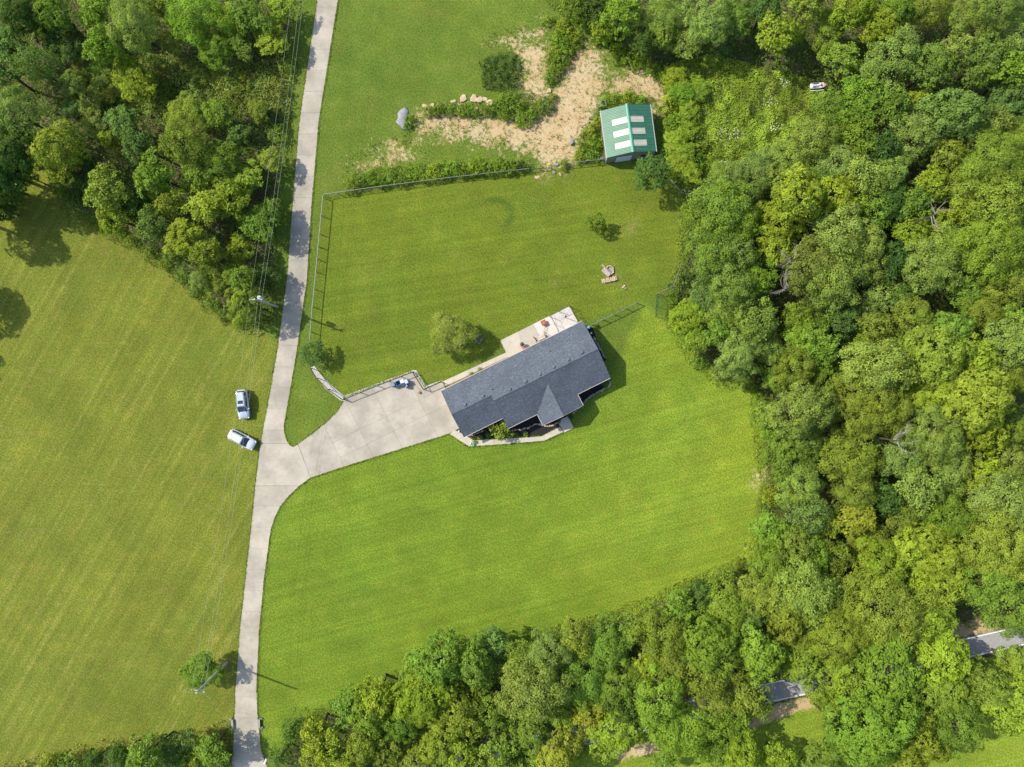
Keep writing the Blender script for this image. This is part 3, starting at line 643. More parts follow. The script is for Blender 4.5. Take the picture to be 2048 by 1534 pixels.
for s_ in (-1, 1):
    q = [(SWD / 2, -0.06, SRZ + 0.10), (SWD / 2, SLN + 0.06, SRZ + 0.10), (SWD / 2 + s_ * 0.24, SLN + 0.06, SRZ + 0.015), (SWD / 2 + s_ * 0.24, -0.06, SRZ + 0.015)]
    m.add(q + [(x, y, z - 0.02) for x, y, z in q], [(0, 1, 2, 3), (7, 6, 5, 4), (0, 4, 5, 1), (1, 5, 6, 2), (2, 6, 7, 3), (3, 7, 4, 0)])
local_build(m, "ridge_cap", MAT['green_trim'], shed)
m = MB(); 
pent = [(0, 0), (SWD, 0), (SWD, SE - 0.06), (SWD / 2, SRZ - 0.07), (0, SE - 0.06)]
m.loft([[(x, 0.0, z) for x, z in pent], [(x, SLN, z) for x, z in pent]])
local_build(m, "wall", MAT['shed_wall'], shed)
rb = MB()
for i in range(25):
    x = 0.15 + i * (SWD - 0.3) / 24; zt = SE - 0.12 + (SRZ - SE) * (1 - abs(x - SWD / 2) / (SWD / 2))
    rb.box((x, -0.018, zt / 2), (0.04, 0.03, zt)); 
for i in range(24):
    y = 0.15 + i * (SLN - 0.3) / 23
    rb.box((-0.018, y, (SE - 0.12) / 2), (0.03, 0.04, SE - 0.12)); rb.box((SWD + 0.018, y, (SE - 0.12) / 2), (0.03, 0.04, SE - 0.12))
tag(local_build(rb, "wall_rib", MAT['shed_wall'], shed), kind="stuff")
for s_, x in ((-1, -0.16), (1, SWD + 0.16)): local_build(MB().box((x, SLN / 2, SE - 0.08), (0.10, SLN + 0.1, 0.10)), "gutter", MAT['trim'], shed)
dr = local_build(MB().box((2.75, -0.055, 1.1), (2.5, 0.05, 2.2)), "roll_door", MAT['shed_door'], shed)
for i in range(8): local_build(MB().box((2.75, -0.09, 0.15 + i * 0.27), (2.4, 0.03, 0.22)), "door_slat", MAT['shed_door'], dr)
dr = local_build(MB().box((5.85, -0.055, 1.05), (1.15, 0.05, 2.1)), "side_door", MAT['shed_wall'], shed)
local_build(MB().box((5.85, -0.09, 1.5), (0.9, 0.02, 0.9)), "pane", MAT['glass'], dr)
for x in (1.46, 4.04, 0.05, SWD - 0.05): local_build(MB().box((x, -0.06, 1.12), (0.12, 0.07, 2.24)), "corner_trim", MAT['green_trim'], shed)

# ---------------------------------------------------------------- fences
def link_panel_mesh(mat):
    m = MB(); L, Hh = 2.4, 1.15; st = 0.13
    k = -Hh
    while k < L:
        for flip in (0, 1):
            p0 = [k, 0.0]; p1 = [k + Hh, Hh]
            if p0[0] < 0: p0 = [0.0, -k]
            if p1[0] > L: p1 = [L, L - k]
            if p1[0] - p0[0] > 0.05:
                a_, b_ = (p0, p1) if not flip else ((L - p0[0], p0[1]), (L - p1[0], p1[1]))
                m.tube([(a_[0] / L, 0.006 * (1 if flip else -1), a_[1] / Hh), (b_[0] / L, 0.006 * (1 if flip else -1), b_[1] / Hh)], 0.0011, 3, caps=False)
        k += st
    me = bpy.data.meshes.new("mesh_panel")
    A = np.array(m.v); me.from_pydata(A.tolist(), [], m.f); me.materials.append(mat); me.update(); return me
PANEL = {}
def fence(label, pts, height=1.25, spacing=2.35, metal='galv', wire='galv', rail_r=0.05, post_r=0.055, name="chain_link_fence", group=None, low=None, cat="fence", mid=False):
    W = [P(*p) for p in pts]; root = thing(name, label, cat, W[0], 0, group)
    posts = []; bays = []
    for a_, b_ in zip(W, W[1:]):
        L = (b_ - a_).length; n = max(1, round(L / spacing))
        for i in range(n): bays.append((a_ + (b_ - a_) * i / n, a_ + (b_ - a_) * (i + 1) / n))
    posts = [b[0] for b in bays] + [bays[-1][1]]
    for p in posts: wpart(MB().tube([p, p + Vector((0, 0, height + 0.04))], post_r, 6), "post", MAT[metal], root)
    for a_, b_ in zip(W, W[1:]):
        z = Vector((0, 0, height)); d = (b_ - a_).normalized() * 0.02
        wpart(MB().tube([a_ + z + d, b_ + z - d], rail_r, 6), "top_rail", MAT[metal], root)
        if mid:
            z = Vector((0, 0, 0.12)); wpart(MB().tube([a_ + z + d, b_ + z - d], rail_r * 0.8, 6), "bottom_rail", MAT[metal], root)
    if wire not in PANEL: PANEL[wire] = link_panel_mesh(MAT[wire])
    for a_, b_ in bays:
        o = bpy.data.objects.new("mesh_panel", PANEL[wire]); COL.objects.link(o); o.parent = root
        o.location = a_ - W[0] + Vector((0, 0, 0.04)); d = b_ - a_
        o.rotation_euler = (0, 0, math.atan2(d.y, d.x)); o.scale = (d.length, 1, height - 0.06)
    return root
fence("galvanised chain-link fence running along the weedy strip behind the back yard", [(651, 393), (760, 377.5), (905, 359), (1057, 342)])
fence("low dark fence section over bare earth beside the boulders", [(1058, 342), (1102, 338)], 0.7, 1.8, 'black_metal', 'galv')
fence("short chain-link fence joining the shed corner", [(1134, 331), (1207, 323)])
fence("long chain-link fence between the driveway and the back yard", [(650, 397), (643, 470), (636, 545), (629, 615), (623, 690)], rail_r=0.06, post_r=0.07)
fence("black fence curving from the small round tree to the driveway apron", [(625, 737), (638, 757), (660, 779), (688, 799)], 1.2, 2.2, 'black_metal', 'black_metal', rail_r=0.06, post_r=0.07)
fence("black fence along the driveway apron around the dark bins", [(690, 799), (756, 772), (827, 744.5), (849, 779), (883, 764)], 1.2, 2.3, 'black_metal', 'black_metal', rail_r=0.06, post_r=0.07)
fence("chain-link fence reaching from the house corner towards the wood", [(1183, 650), (1228, 629), (1273, 606)], 1.3, 2.6, 'galv', 'galv', rail_r=0.06, post_r=0.07)
fence("pale chain-link fence end tucked into the shrubs by the bench lawn", [(1314, 588), (1343, 574), (1359, 530)], 1.3, 2.4)
fence("tall dark green wire gate panel beside the shrubs", [(1313, 592), (1311, 632)], 1.75, 1.7, 'green_wire', 'green_wire', 0.03, 0.04, "wire_gate", cat="gate", mid=True)
fence("short chain-link fence beyond the round bush by the shed", [(1336, 363), (1360, 390)], 1.3, 2.4)
fence("black railing enclosing the white patio corner", [(1099.3, 633.5), (1138.2, 613.5)], 1.6, 2.0, 'black_metal', 'black_metal', 0.025, 0.05, "patio_railing")
fence("black railing across the white patio to the house wall", [(1101, 634.5), (1116, 663)], 1.6, 1.4, 'black_metal', 'black_metal', 0.025, 0.03, "patio_railing")
fence("black railing on the outer end of the white patio", [(1139.5, 614.5), (1156, 645)], 1.6, 1.4, 'black_metal', 'black_metal', 0.025, 0.03, "patio_railing")

# ---------------------------------------------------------------- cars
def make_car(label, px, py, heading, paint, sunroof, L=4.65):
    c = P(px, py); root = thing("parked_car", label, "car", (c.x, c.y, 0), heading)
    k = L / 4.65
    def ring(x, w, zl, zs, zt, crown):
        h = [(w * 0.80, zl), (w * 0.97, zl + 0.12), (w, zs), (w * 0.985, zt - 0.10), (w * 0.90, zt), (w * 0.5, zt + crown), (0, zt + crown * 1.25)]
        return [(x * k, y, z) for y, z in h] + [(x * k, -y, z) for y, z in h[-2::-1]]
    st = [(-2.32, .58, .48, .62, .80, .02), (-2.27, .78, .36, .62, .92, .03), (-2.12, .88, .30, .66, 1.00, .03), (-1.5, .92, .26, .70, 1.04, .03), (-.4, .925, .24, .70, 1.04, .03),
          (.8, .925, .24, .70, 1.02, .03), (1.3, .915, .25, .68, 1.00, .05), (1.8, .89, .27, .64, .95, .05), (2.1, .82, .30, .60, .87, .04), (2.26, .68, .36, .56, .76, .03), (2.33, .45, .42, .54, .66, .01)]
    body = local_build(MB().loft([ring(*s_) for s_ in st]), "body", paint, root, True)
    # cabin: tapered greenhouse in body colour, glass panes laid 1 cm proud
    base = [(-2.13, .60), (-2.02, .78), (-1.2, .845), (.1, .845), (.95, .80), (1.22, .60)]
    topo = [(-1.86, .48), (-1.76, .60), (-1.1, .655), (-.2, .655), (.18, .62), (.30, .50)]
    full = lambda o, z: [(x * k, y, z) for x, y in o] + [(x * k, -y, z) for x, y in o[::-1]]
    B, T = full(base, 1.02), full(topo, 1.56)
    local_build(MB().loft([B, T]), "cabin", paint, root)
    R0 = full([(x * 1.0, y + 0.015) for x, y in topo], 1.555); R1 = full([(x * .98 - .01, y - .03) for x, y in topo], 1.625); R2 = full([(x * .9 - .06, y - .14) for x, y in topo], 1.665)
    roof = local_build(MB().loft([R0, R1, R2]), "roof", paint, root, False)
    def pane(i, j, a0, a1, b0, b1, name):
        # quad between outline points i->j, along fractions a0..a1, height fractions b0..b1
        m = MB(); Bi, Bj, Ti, Tj = (Vector(B[i]), Vector(B[j]), Vector(T[i]), Vector(T[j]))
        f = lambda s_, t_: (Bi.lerp(Bj, s_)).lerp(Ti.lerp(Tj, s_), t_)
        q = [f(a0, b0), f(a1, b0), f(a1, b1), f(a0, b1)]; n = (q[1] - q[0]).cross(q[3] - q[0]).normalized()
        ctr = sum(q, Vector()) / 4
        if n.dot(ctr - Vector((-.4, 0, 1.0))) < 0: n = -n
        m.add([p + n * .014 for p in q] + [p - n * .01 for p in q], [(0, 1, 2, 3), (7, 6, 5, 4), (0, 4, 5, 1), (1, 5, 6, 2), (2, 6, 7, 3), (3, 7, 4, 0)])
        return local_build(m, name, MAT['car_glass'], root)
    pane(5, 6, -.12, 1.12, .05, .93, "windscreen"); pane(0, 11, -.05, 1.05, .18, .93, "rear_window")
    for s_, (i1, i2, i3, i4) in ((0, (1, 2, 3, 4)), (1, (10, 9, 8, 7))):
        pane(i1, i2, .12, .92, .14, .86, "side_window"); pane(i2, i3, .02, .48, .10, .88, "side_window"); pane(i2, i3, .53, 1.0, .10, .88, "side_window"); pane(i3, i4, .04, .80, .10, .82, "side_window")
    if sunroof: local_build(MB().box((-.32 * k, 0, 1.668), (.52, .80, .03)), "sunroof", MAT['car_glass'], roof)
    for y in (-.56, .56): local_build(MB().tube([(-1.65 * k, y, 1.66), (-1.4 * k, y, 1.70), (-.2 * k, y, 1.70), (.0, y, 1.655)], .018, 5), "roof_rail", MAT['car_trim'], roof)
    for sx in (-1.42, 1.42):
        for sy in (-1, 1):
            wv = local_build(MB().tube([(sx * k, sy * .70, .35), (sx * k, sy * .915, .35)], .35, 18), "wheel", MAT['tyre'], root)
            local_build(MB().tube([(sx * k, sy * .90, .35), (sx * k, sy * .925, .35)], .22, 14), "rim", MAT['rim'], wv)
    for sy in (-1, 1):
        mi = local_build(MB().box((.78 * k, sy * 1.00, 1.10), (.16, .20, .15)), "wing_mirror", paint, root)
        local_build(MB().box((2.13 * k, sy * .66, .78), (.22, .26, .14), -sy * .5), "headlight", MAT['lamp_clear'], root)
        local_build(MB().box((-2.22 * k, sy * .74, .90), (.14, .22, .26), sy * .4), "tail_light", MAT['lamp_red'], root)
    local_build(MB().box((2.29 * k, 0, .58), (.08, .95, .16)), "grille", MAT['car_trim'], root)
    local_build(MB().box((-2.31 * k, 0, .45), (.06, 1.1, .14)), "rear_bumper_insert", MAT['car_trim'], root)
    local_build(MB().box((1.20 * k, 0, 1.035), (.16, 1.25, .025)), "wiper_cowl", MAT['car_trim'], root)
    for sy in (-1, 1):
        for x in (-.52, .62): local_build(MB().box((x * k - .35, sy * .925, .86), (.16, .03, .03)), "door_handle", paint, root)
    return root
make_car("silver SUV with dark sunroof parked on grass, nose toward the other car", 489.5, 808, math.radians(-84), MAT['car_silver'], True, 4.7)
make_car("white SUV without sunroof parked askew on grass, nose at the driveway edge", 487.5, 878, math.radians(-27.5), MAT['car_white'], False, 4.55)

# ---------------------------------------------------------------- utility poles and wires
def utility_pole(label, px, py, h, transformer, arm_rz):
    c = P(px, py); root = thing("utility_pole", label, "utility pole", (c.x, c.y, 0), arm_rz)
    local_build(MB().tube([(0, 0, 0), (0, 0, h * .5), (0, 0, h)], [.19, .16, .12], 10), "shaft", MAT['pole'], root)
    arm = local_build(MB().box((0, 0, h - .75), (2.0, .12, .14)), "crossarm", MAT['pole'], root)
    for x in (-.9, .35, .9):
        local_build(MB().tube([(x, 0, h - .70), (x, 0, h - .52), (x, 0, h - .46)], [.03, .07, .05], 8), "insulator", MAT['white_plastic'], root)
    local_build(MB().tube([(-.55, .07, h - .76), (0, .1, h - 1.4)], .02, 5), "brace", MAT['galv'], root)
    if transformer:
        t = local_build(MB().tube([(.15, .42, h - 2.5), (.15, .42, h - 2.45), (.15, .42, h - 1.45), (.15, .42, h - 1.38)], [.25, .29, .29, .22], 14), "transformer", MAT['transformer'], root, False)
        for x in (.05, .25): local_build(MB().tube([(x, .42, h - 1.40), (x, .42, h - 1.12)], .045, 6), "bushing", MAT['white_plastic'], t)
        local_build(MB().box((0, .15, h - 1.9), (.10, .3, .5)), "bracket", MAT['galv'], root)
    return root
utility_pole("wooden utility pole with grey transformer can beside the shaded driveway", 556, 613.5, 10.0, True, math.radians(0))
utility_pole("bare wooden utility pole leaning over the roadside shrub tree", 454.3, 1325, 10.7, False, math.radians(-12))
utility_pole("wooden utility pole past the far end of the driveway", 653, -125, 10.0, False, math.radians(0))
A1, A2, A3 = P(556, 613.5), P(454.3, 1325), P(653, -125)
for x in (-.9, .35, .9):
    pts = []
    for a_, b_, za, zb in ((A3, A1, 9.54, 9.54), (A1, A2, 9.54, 10.24)):
        off = Vector((x, 0, 0))
        for i in range(13):
            t = i / 12; p = a_.lerp(b_, t) + off; p.z = za + (zb - za) * t - 1.1 * 4 * t * (1 - t)
            if not (pts and i == 0): pts.append(p)
    o = MB().tube(pts, .015, 4).build("power_line", MAT['wire'])
    tag(o, "thin overhead wire strung along the utility poles beside the driveway", "wire", "overhead wires on the utility poles")
A4 = P(640, 1610)
pts = []
for i in range(13):
    t = i / 12; p = A2.lerp(A4, t); p.z = 9.3 - 2.0 * t - .9 * 4 * t * (1 - t); pts.append(p)
tag(MB().tube(pts, .010, 4).build("service_wire", MAT['wire']), "thin service wire crossing over the driveway from the shrub-side pole", "wire")
root = thing("service_pole", "short wooden service pole past the end of the driveway", "utility pole", (A4.x, A4.y, 0))
local_build(MB().tube([(0, 0, 0), (0, 0, 7.5)], [.16, .11], 8), "shaft", MAT['pole'], root)
local_build(MB().tube([(0, 0, 7.3), (0, 0, 7.42)], .14, 8), "cap_band", MAT['galv'], root)

# ---------------------------------------------------------------- culvert headwalls, mailbox
for label, px, py, s_ in (("small concrete culvert headwall on the field side of the driveway", 466.5, 1446, -1), ("small concrete culvert headwall on the lawn side of the driveway", 520, 1445, 1)):
    c = P(px, py); root = thing("culvert_headwall", label, "headwall", (c.x, c.y, 0), math.radians(3))
    local_build(MB().box((0, 0, .20), (.30, 1.35, .40)), "wall", MAT['stone_grey'], root)
    local_build(MB().box((s_ * .17, 0, .17), (.05, .9, .30)), "opening", MAT['car_trim'], root)
    for q in (-1, 1): local_build(MB().box((s_ * .30, q * .72, .14), (.45, .14, .28), -s_ * q * .5), "wing", MAT['stone_grey'], root)
c = P(537, 1514); root = thing("mailbox", "white mailbox on a pale post by the driveway mouth", "mailbox", (c.x, c.y, 0), math.radians(68))
local_build(MB().box((0, 0, .55), (.12, .12, 1.1)), "post", MAT['white_plastic'], root)
m = MB(); rings = []
for x in (-.45, .45): rings.append([(x, -.16, 1.1), (x, .16, 1.1), (x, .16, 1.3), (x, .10, 1.38), (x, 0, 1.41), (x, -.10, 1.38), (x, -.16, 1.3)])
local_build(m.loft(rings), "box", MAT['white_plastic'], root)
local_build(MB().box((.1, -.18, 1.32), (.18, .02, .10)), "flag", MAT['red'], root)

# ---------------------------------------------------------------- fire ring, bench, log pile
c = P(1219, 541); root = thing("fire_ring", "ring of tan stones around a fire spot on the back lawn", "fire ring", (c.x, c.y, 0))
for i in range(13):
    an = 2 * math.pi * i / 13; local_build(MB().rock((math.cos(an) * .62, math.sin(an) * .70, -.03), (.38, .30, .30), 40 + i, an + 1.57), "stone", MAT['stone_tan'], root)
local_build(MB().prism([(math.cos(t) * .5, math.sin(t) * .55) for t in np.linspace(0, 6.0, 12)], -.02, .03), "ash_bed", MAT['stone_grey'], root)
c = P(1211, 544); root = thing("garden_bench", "pale weathered plank bench beside the fire ring", "bench", (c.x, c.y, 0), math.radians(-44))
for i in range(4): local_build(MB().box((.1, -.32 + i * .17, .44), (1.45, .15, .045)), "seat_plank", MAT['wood_grey'], root)
for x in (-.95, 1.0):
    for y in (-.18, .18): local_build(MB().box((x * .62, y * 1.2 - .06, .21), (.09, .09, .42)), "leg", MAT['wood_grey'], root)
for y in (.20, .36): local_build(MB().box((-.35 if y < .3 else -.1, y + .06, .48), (2.2 if y > .3 else 1.9, .08, .05)), "arm_rail", MAT['wood_grey'], root)
c = P(1220, 559.5); root = thing("log_pile", "row of split pale logs stacked on the back lawn", "log pile", (c.x, c.y, 0), math.radians(13))
for i in range(17):
    x = -1.25 + i * .155; r = random.uniform(.07, .10); ln = random.uniform(.6, .85)
    m = MB().tube([(x, -ln / 2 + random.uniform(-.08, .08), r + .01), (x + random.uniform(-.06, .06), ln / 2, r + .01)], r, 6)
    local_build(m, "log", MAT['wood_log'] if i % 3 else MAT['wood_grey'], root)
for i in range(13):
    x = -.95 + i * .16; r = random.uniform(.07, .10); ln = random.uniform(.55, .8)
    local_build(MB().tube([(x, -ln / 2, .27), (x + random.uniform(-.08, .08), ln / 2 + random.uniform(-.1, .1), .27)], r, 6), "log", MAT['wood_log'] if i % 2 else MAT['stone_tan'], root)
for k_, (px, py) in enumerate(((1249, 572), (1246, 575), (1251, 577))):
    c = P(px, py); tag(MB().rock((c.x, c.y, -.03), (.42, .34, .24), 300 + k_).build("stone", MAT['stone_tan']), "small loose stone on the lawn near the log pile", "stone", "loose stones near the log pile")

# ---------------------------------------------------------------- patio furniture and things by the house
c = P(1087, 646); root = thing("fire_table", "square red-brown metal fire table on the white patio", "table", (c.x, c.y, .055), math.radians(27))
local_build(MB().box((0, 0, .52), (.80, .80, .06)), "top", MAT['red'], root)
local_build(MB().box((0, 0, .565), (.34, .34, .03)), "burner_lid", MAT['orange'], root)
local_build(MB().box((0, 0, .25), (.62, .62, .48)), "base", MAT['red'], root)
c = P(1129.5, 635); root = thing("clothes_dryer", "black pole with thin radiating arms inside the patio railing", "clothes dryer", (c.x, c.y, .055))
local_build(MB().tube([(0, 0, 0), (0, 0, 2.05)], .05, 8), "pole", MAT['black_metal'], root)
local_build(MB().tube([(0, 0, 2.0), (0, 0, 2.12)], .14, 10), "hub", MAT['black_metal'], root)
for i in range(8):
    an = i * math.pi / 4 + .3; local_build(MB().tube([(math.cos(an) * .1, math.sin(an) * .1, 2.05), (math.cos(an) * 1.25, math.sin(an) * 1.25, 1.95)], .014, 4), "arm", MAT['grey_plastic'], root)
c = P(1081, 676); root = thing("patio_swing", "dark framed patio swing seat with beige cushion by the back wall", "swing seat", (c.x, c.y, .05), math.radians(27))
for s_ in (-1, 1):
    fr = local_build(MB().tube([(s_ * .95, -.60, 0), (s_ * .92, 0, 1.65), (s_ * .95, .70, 0)], .04, 6), "side_frame", MAT['black_metal'], root)
    local_build(MB().box((s_ * .78, .05, .66), (.10, .62, .06)), "armrest", MAT['black_metal'], root)
    local_build(MB().tube([(s_ * .80, .05, .45), (s_ * .90, 0, 1.6)], .015, 4), "hanger", MAT['black_metal'], root)
local_build(MB().tube([(-.93, 0, 1.65), (.93, 0, 1.65)], .035, 6), "top_bar", MAT['cushion'], root)
local_build(MB().box((0, .05, .46), (1.5, .60, .14)), "seat", MAT['cushion'], root)
local_build(MB().box((0, -.28, .80), (1.5, .12, .60)), "backrest", MAT['cushion'], root)
c = P(1044, 689); root = thing("kettle_grill", "dark round lidded grill on the beige patio", "grill", (c.x, c.y, .05))
m = MB(); prof = [(.10, .50), (.28, .58), (.34, .75), (.33, .88), (.22, 1.02), (.06, 1.07)]
local_build(m.loft([[(math.cos(t) * r, math.sin(t) * r, z) for t in np.linspace(0, 2 * math.pi, 14, endpoint=False)] for r, z in prof]), "bowl", MAT['dark_plastic'], root, True)
for i in range(3):
    an = i * 2.094; local_build(MB().tube([(math.cos(an) * .38, math.sin(an) * .38, 0), (math.cos(an) * .2, math.sin(an) * .2, .62)], .02, 5), "leg", MAT['galv'], root)
local_build(MB().box((0, 0, 1.10), (.16, .05, .05)), "lid_handle", MAT['galv'], root)
c = P(1047, 696); root = thing("patio_chair", "orange-red patio chair beside the dark round grill", "chair", (c.x, c.y, .05), math.radians(20))
local_build(MB().box((0, 0, .42), (.50, .48, .05)), "seat", MAT['orange'], root); local_build(MB().box((0, -.25, .68), (.50, .05, .50)), "backrest", MAT['orange'], root)
for x in (-.22, .22):
    for y in (-.2, .2): local_build(MB().box((x, y, .2), (.04, .04, .40)), "leg", MAT['galv'], root)
pts = [P(1092, 651, .09), P(1088, 657, .09), P(1090, 662, .09), P(1095, 655, .09), P(1096, 649, .09), P(1094, 660, .09), P(1091, 669, .09)]
tag(MB().tube([p + Vector((0, 0, 0)) for p in pts], .022, 5).build("garden_hose", MAT['hose']), "yellow-green hose looping over the white patio", "hose")
c = P(1176.5, 656); root = thing("rain_barrel", "blue-grey round barrel at the house end by the fence", "barrel", (c.x, c.y, 0))
m = MB(); prof = [(.27, 0), (.31, .35), (.31, .65), (.27, .95), (.20, .97)]
local_build(m.loft([[(math.cos(t) * r, math.sin(t) * r, z) for t in np.linspace(0, 2 * math.pi, 14, endpoint=False)] for r, z in prof]), "drum", MAT['blue'], root, True)
local_build(MB().tube([(0, 0, .97), (0, 0, 1.02)], .18, 12), "lid", MAT['transformer'], root)
c = P(1181, 667); root = thing("electric_meter", "small white meter box on a post by the end wall", "meter box", (c.x, c.y, 0))
local_build(MB().box((0, 0, .5), (.08, .08, 1.0)), "post", MAT['galv'], root); local_build(MB().box((0, 0, 1.1), (.22, .30, .4)), "box", MAT['white_plastic'], root)

# bins by the apron fence
def bin_(label, px, py, rz, mat, h=.95, w=.58, lid=None, open_=False):
    c = P(px, py); root = thing("wheeled_bin", label, "bin", (c.x, c.y, .05), math.radians(rz))
    m = MB(); b = w * .40; t = w * .5
    rings = [[(-b, -b, .05), (b, -b, .05), (b, b, .05), (-b, b, .05)], [(-t, -t, h), (t, -t, h), (t, t, h), (-t, t, h)]]
    if open_: rings += [[(-t * .86, -t * .86, h), (t * .86, -t * .86, h), (t * .86, t * .86, h), (-t * .86, t * .86, h)], [(-b * .86, -b * .86, .12), (b * .86, -b * .86, .12), (b * .86, b * .86, .12), (-b * .86, b * .86, .12)]]
    local_build(m.loft(rings), "tub", mat, root)
    if not open_:
        local_build(MB().box((0, 0, h + .04), (w * 1.08, w * 1.08, .08), top=.86), "lid", lid or mat, root)
    local_build(MB().tube([(-w * .4, -w * .58, h - .06), (w * .4, -w * .58, h - .06)], .025, 6), "handle", mat, root)
    for s_ in (-1, 1): local_build(MB().tube([(s_ * w * .42, -w * .42, .11), (s_ * w * .36, -w * .42, .11)], .11, 10), "wheel", MAT['tyre'], root)
bin_("dark blue-grey bin furthest along the apron fence", 787.5, 769, 24, MAT['grey_plastic'], .95, .62)
bin_("open blue recycling tub between the dark bins", 798, 766, 24, MAT['blue'], .80, .75, open_=True)
bin_("grey bin with white lid beside the blue tub", 806.5, 763, 24, MAT['dark_plastic'], .95, .60, MAT['white_plastic'])
bin_("black wheeled bin in front of the white-lidded bin", 809, 769.5, 10, MAT['dark_plastic'], 1.0, .60)
bin_("small black bin with pale lid nearest the apron middle", 813, 771.5, 40, MAT['dark_plastic'], .85, .48, MAT['transformer'])
bin_("blue-grey bin at the gravel strip end of the row", 814, 763.5, 30, MAT['grey_plastic'], .95, .62, MAT['transformer'])
for label, px, py, mt in (("brown terracotta pot on the gravel by the apron", 836, 783.5, 'stone_tan'), ("dark plant pot beside the terracotta pot", 838.5, 785, 'soil')):
    c = P(px, py); root = thing("plant_pot", label, "pot", (c.x, c.y, .04))
    local_build(MB().loft([[(math.cos(t) * r, math.sin(t) * r, z) for t in np.linspace(0, 2 * math.pi, 10, endpoint=False)] for r, z in ((.11, 0), (.18, .30), (.20, .34), (.15, .33))]), "pot", MAT[mt], root)
    local_build(MB().tube([(0, 0, .25), (0, 0, .30)], .15, 10), "earth", MAT['mulch'], root)
tag(MB().box((P(840, 781).x, P(840, 781).y, .06), (.75, .10, .05), math.radians(-40)).box((P(840.5, 780.3).x, P(840.5, 780.3).y, .10), (.60, .07, .04), math.radians(-40)).build("timber_offcut", MAT['wood_log']), "short brown timber offcut on the gravel strip", "timber")
# planter and lamp by the front walk
c = P(945.5, 888); root = thing("planter", "bright green planter on the bend of the front walk", "planter", (c.x, c.y, .05))
local_build(MB().loft([[(math.cos(t) * r, math.sin(t) * r, z) for t in np.linspace(0, 2 * math.pi, 10, endpoint=False)] for r, z in ((.14, 0), (.22, .34), (.24, .40), (.18, .38))]), "pot", MAT['pot'], root)
local_build(MB().tube([(0, 0, .3), (0, 0, .36)], .17, 10), "earth", MAT['mulch'], root)
c = P(941.5, 887); root = thing("lawn_ornament", "small white garden ornament at the corner of the front walk", "ornament", (c.x, c.y, .05))
local_build(MB().tube([(0, 0, 0), (0, 0, .08)], .12, 8), "foot", MAT['white_plastic'], root)
local_build(MB().loft([[(math.cos(t) * r, math.sin(t) * r, z) for t in np.linspace(0, 2 * math.pi, 10, endpoint=False)] for r, z in ((.06, .08), (.13, .2), (.10, .32), (.03, .38))]), "figure", MAT['white_plastic'], root, True)
c = P(918.5, 862); root = thing("path_lamp", "white globe path lamp at the garage corner", "lamp", (c.x, c.y, .03))
local_build(MB().tube([(0, 0, 0), (0, 0, .55)], .03, 6), "stake", MAT['black_metal'], root)
local_build(MB().loft([[(math.cos(t) * r, math.sin(t) * r, z) for t in np.linspace(0, 2 * math.pi, 12, endpoint=False)] for r, z in ((.05, .55), (.14, .62), (.16, .72), (.13, .82), (.04, .88))]), "globe", MAT['white_plastic'], root, True)

# stone borders (every stone a part)
def border(label, pts, n, size, mat, seed):
    W = [P(*p) for p in pts]; root = thing("stone_border", label, "stone border", W[0])
    seg = [(b_ - a_).length for a_, b_ in zip(W, W[1:])]; tot = sum(seg); r = random.Random(seed)
    for i in range(n):
        s_ = tot * (i + .5) / n; j = 0
        while j < len(seg) - 1 and s_ > seg[j]: s_ -= seg[j]; j += 1
        p = W[j].lerp(W[j + 1], s_ / seg[j]) - W[0]
        sz = size * r.uniform(.75, 1.25)
        local_build(MB().rock((p.x + r.uniform(-.06, .06), p.y + r.uniform(-.06, .06), .0), (sz, sz * r.uniform(.65, .95), sz * .6), seed * 100 + i, r.uniform(0, 3)), "stone", MAT[mat if r.random() < .7 else 'stone_tan'], root)
border("border of tan stones winding through the front mulch bed", [(1029, 860), (1041, 859), (1057.7, 855), (1070, 849), (1077, 848), (1088, 851), (1096, 853), (1105.6, 850), (1115, 844.4)], 30, .36, 'stone', 11)
border("short border of small stones under the garage eave", [(938, 872), (950, 868), (960, 863.5), (972, 860)], 11, .32, 'stone', 12)
border("curved border of grey stones around the bed at the house corner", [(1216, 757), (1219.7, 767), (1217, 774), (1193, 784.5), (1174.8, 797), (1165.6, 807), (1146, 827)], 40, .40, 'stone_grey', 13)
border("loose grey stones along the end wall mulch strip", [(1187, 674), (1196, 690), (1203, 703), (1210, 716)], 16, .42, 'stone_grey', 14)

# rocks by the earth works
for k_, (px, py, w_, h_, z_, rz, lab) in enumerate((
    (906, 203, .9, .45, .22, .2, "thin flat tan rock in the weedy rock row, apart on the lawn end"), (926, 197, 1.2, 1.0, .30, 1.0, "broad pale tan slab in the middle of the weedy rock row"),
    (921, 209, .8, .5, .25, .1, "small tan rock below the broad pale slab in the weedy row"), (947, 198.5, 1.35, 1.0, .42, .8, "largest tan boulder slab in the weedy rock row"),
    (959, 199.5, 1.1, .9, .42, .7, "tilted tan block touching the largest boulder slab"), (970, 199, .7, .6, .3, .3, "small block at the garden end of the rock row"), (979, 206, 1.1, .9, .35, -.7, "jagged tan boulder next to the vegetable patch"),
    (953, 218, .6, .5, .25, 0, "half-buried round stone under the rock row"), (864, 211, .7, .6, .25, .4, "pale round stone near the gravel heap end of the row"), (850, 212, .7, .6, .22, 0, "outermost pale stone of the rock row by gravel heap"))):
    c = P(px, py); tag(MB().rock((c.x, c.y, -.05), (w_ * 1.2, h_ * 1.2, z_ * .75), 500 + k_, rz, 0, True).build("boulder", MAT['stone_tan']), lab, "boulder")
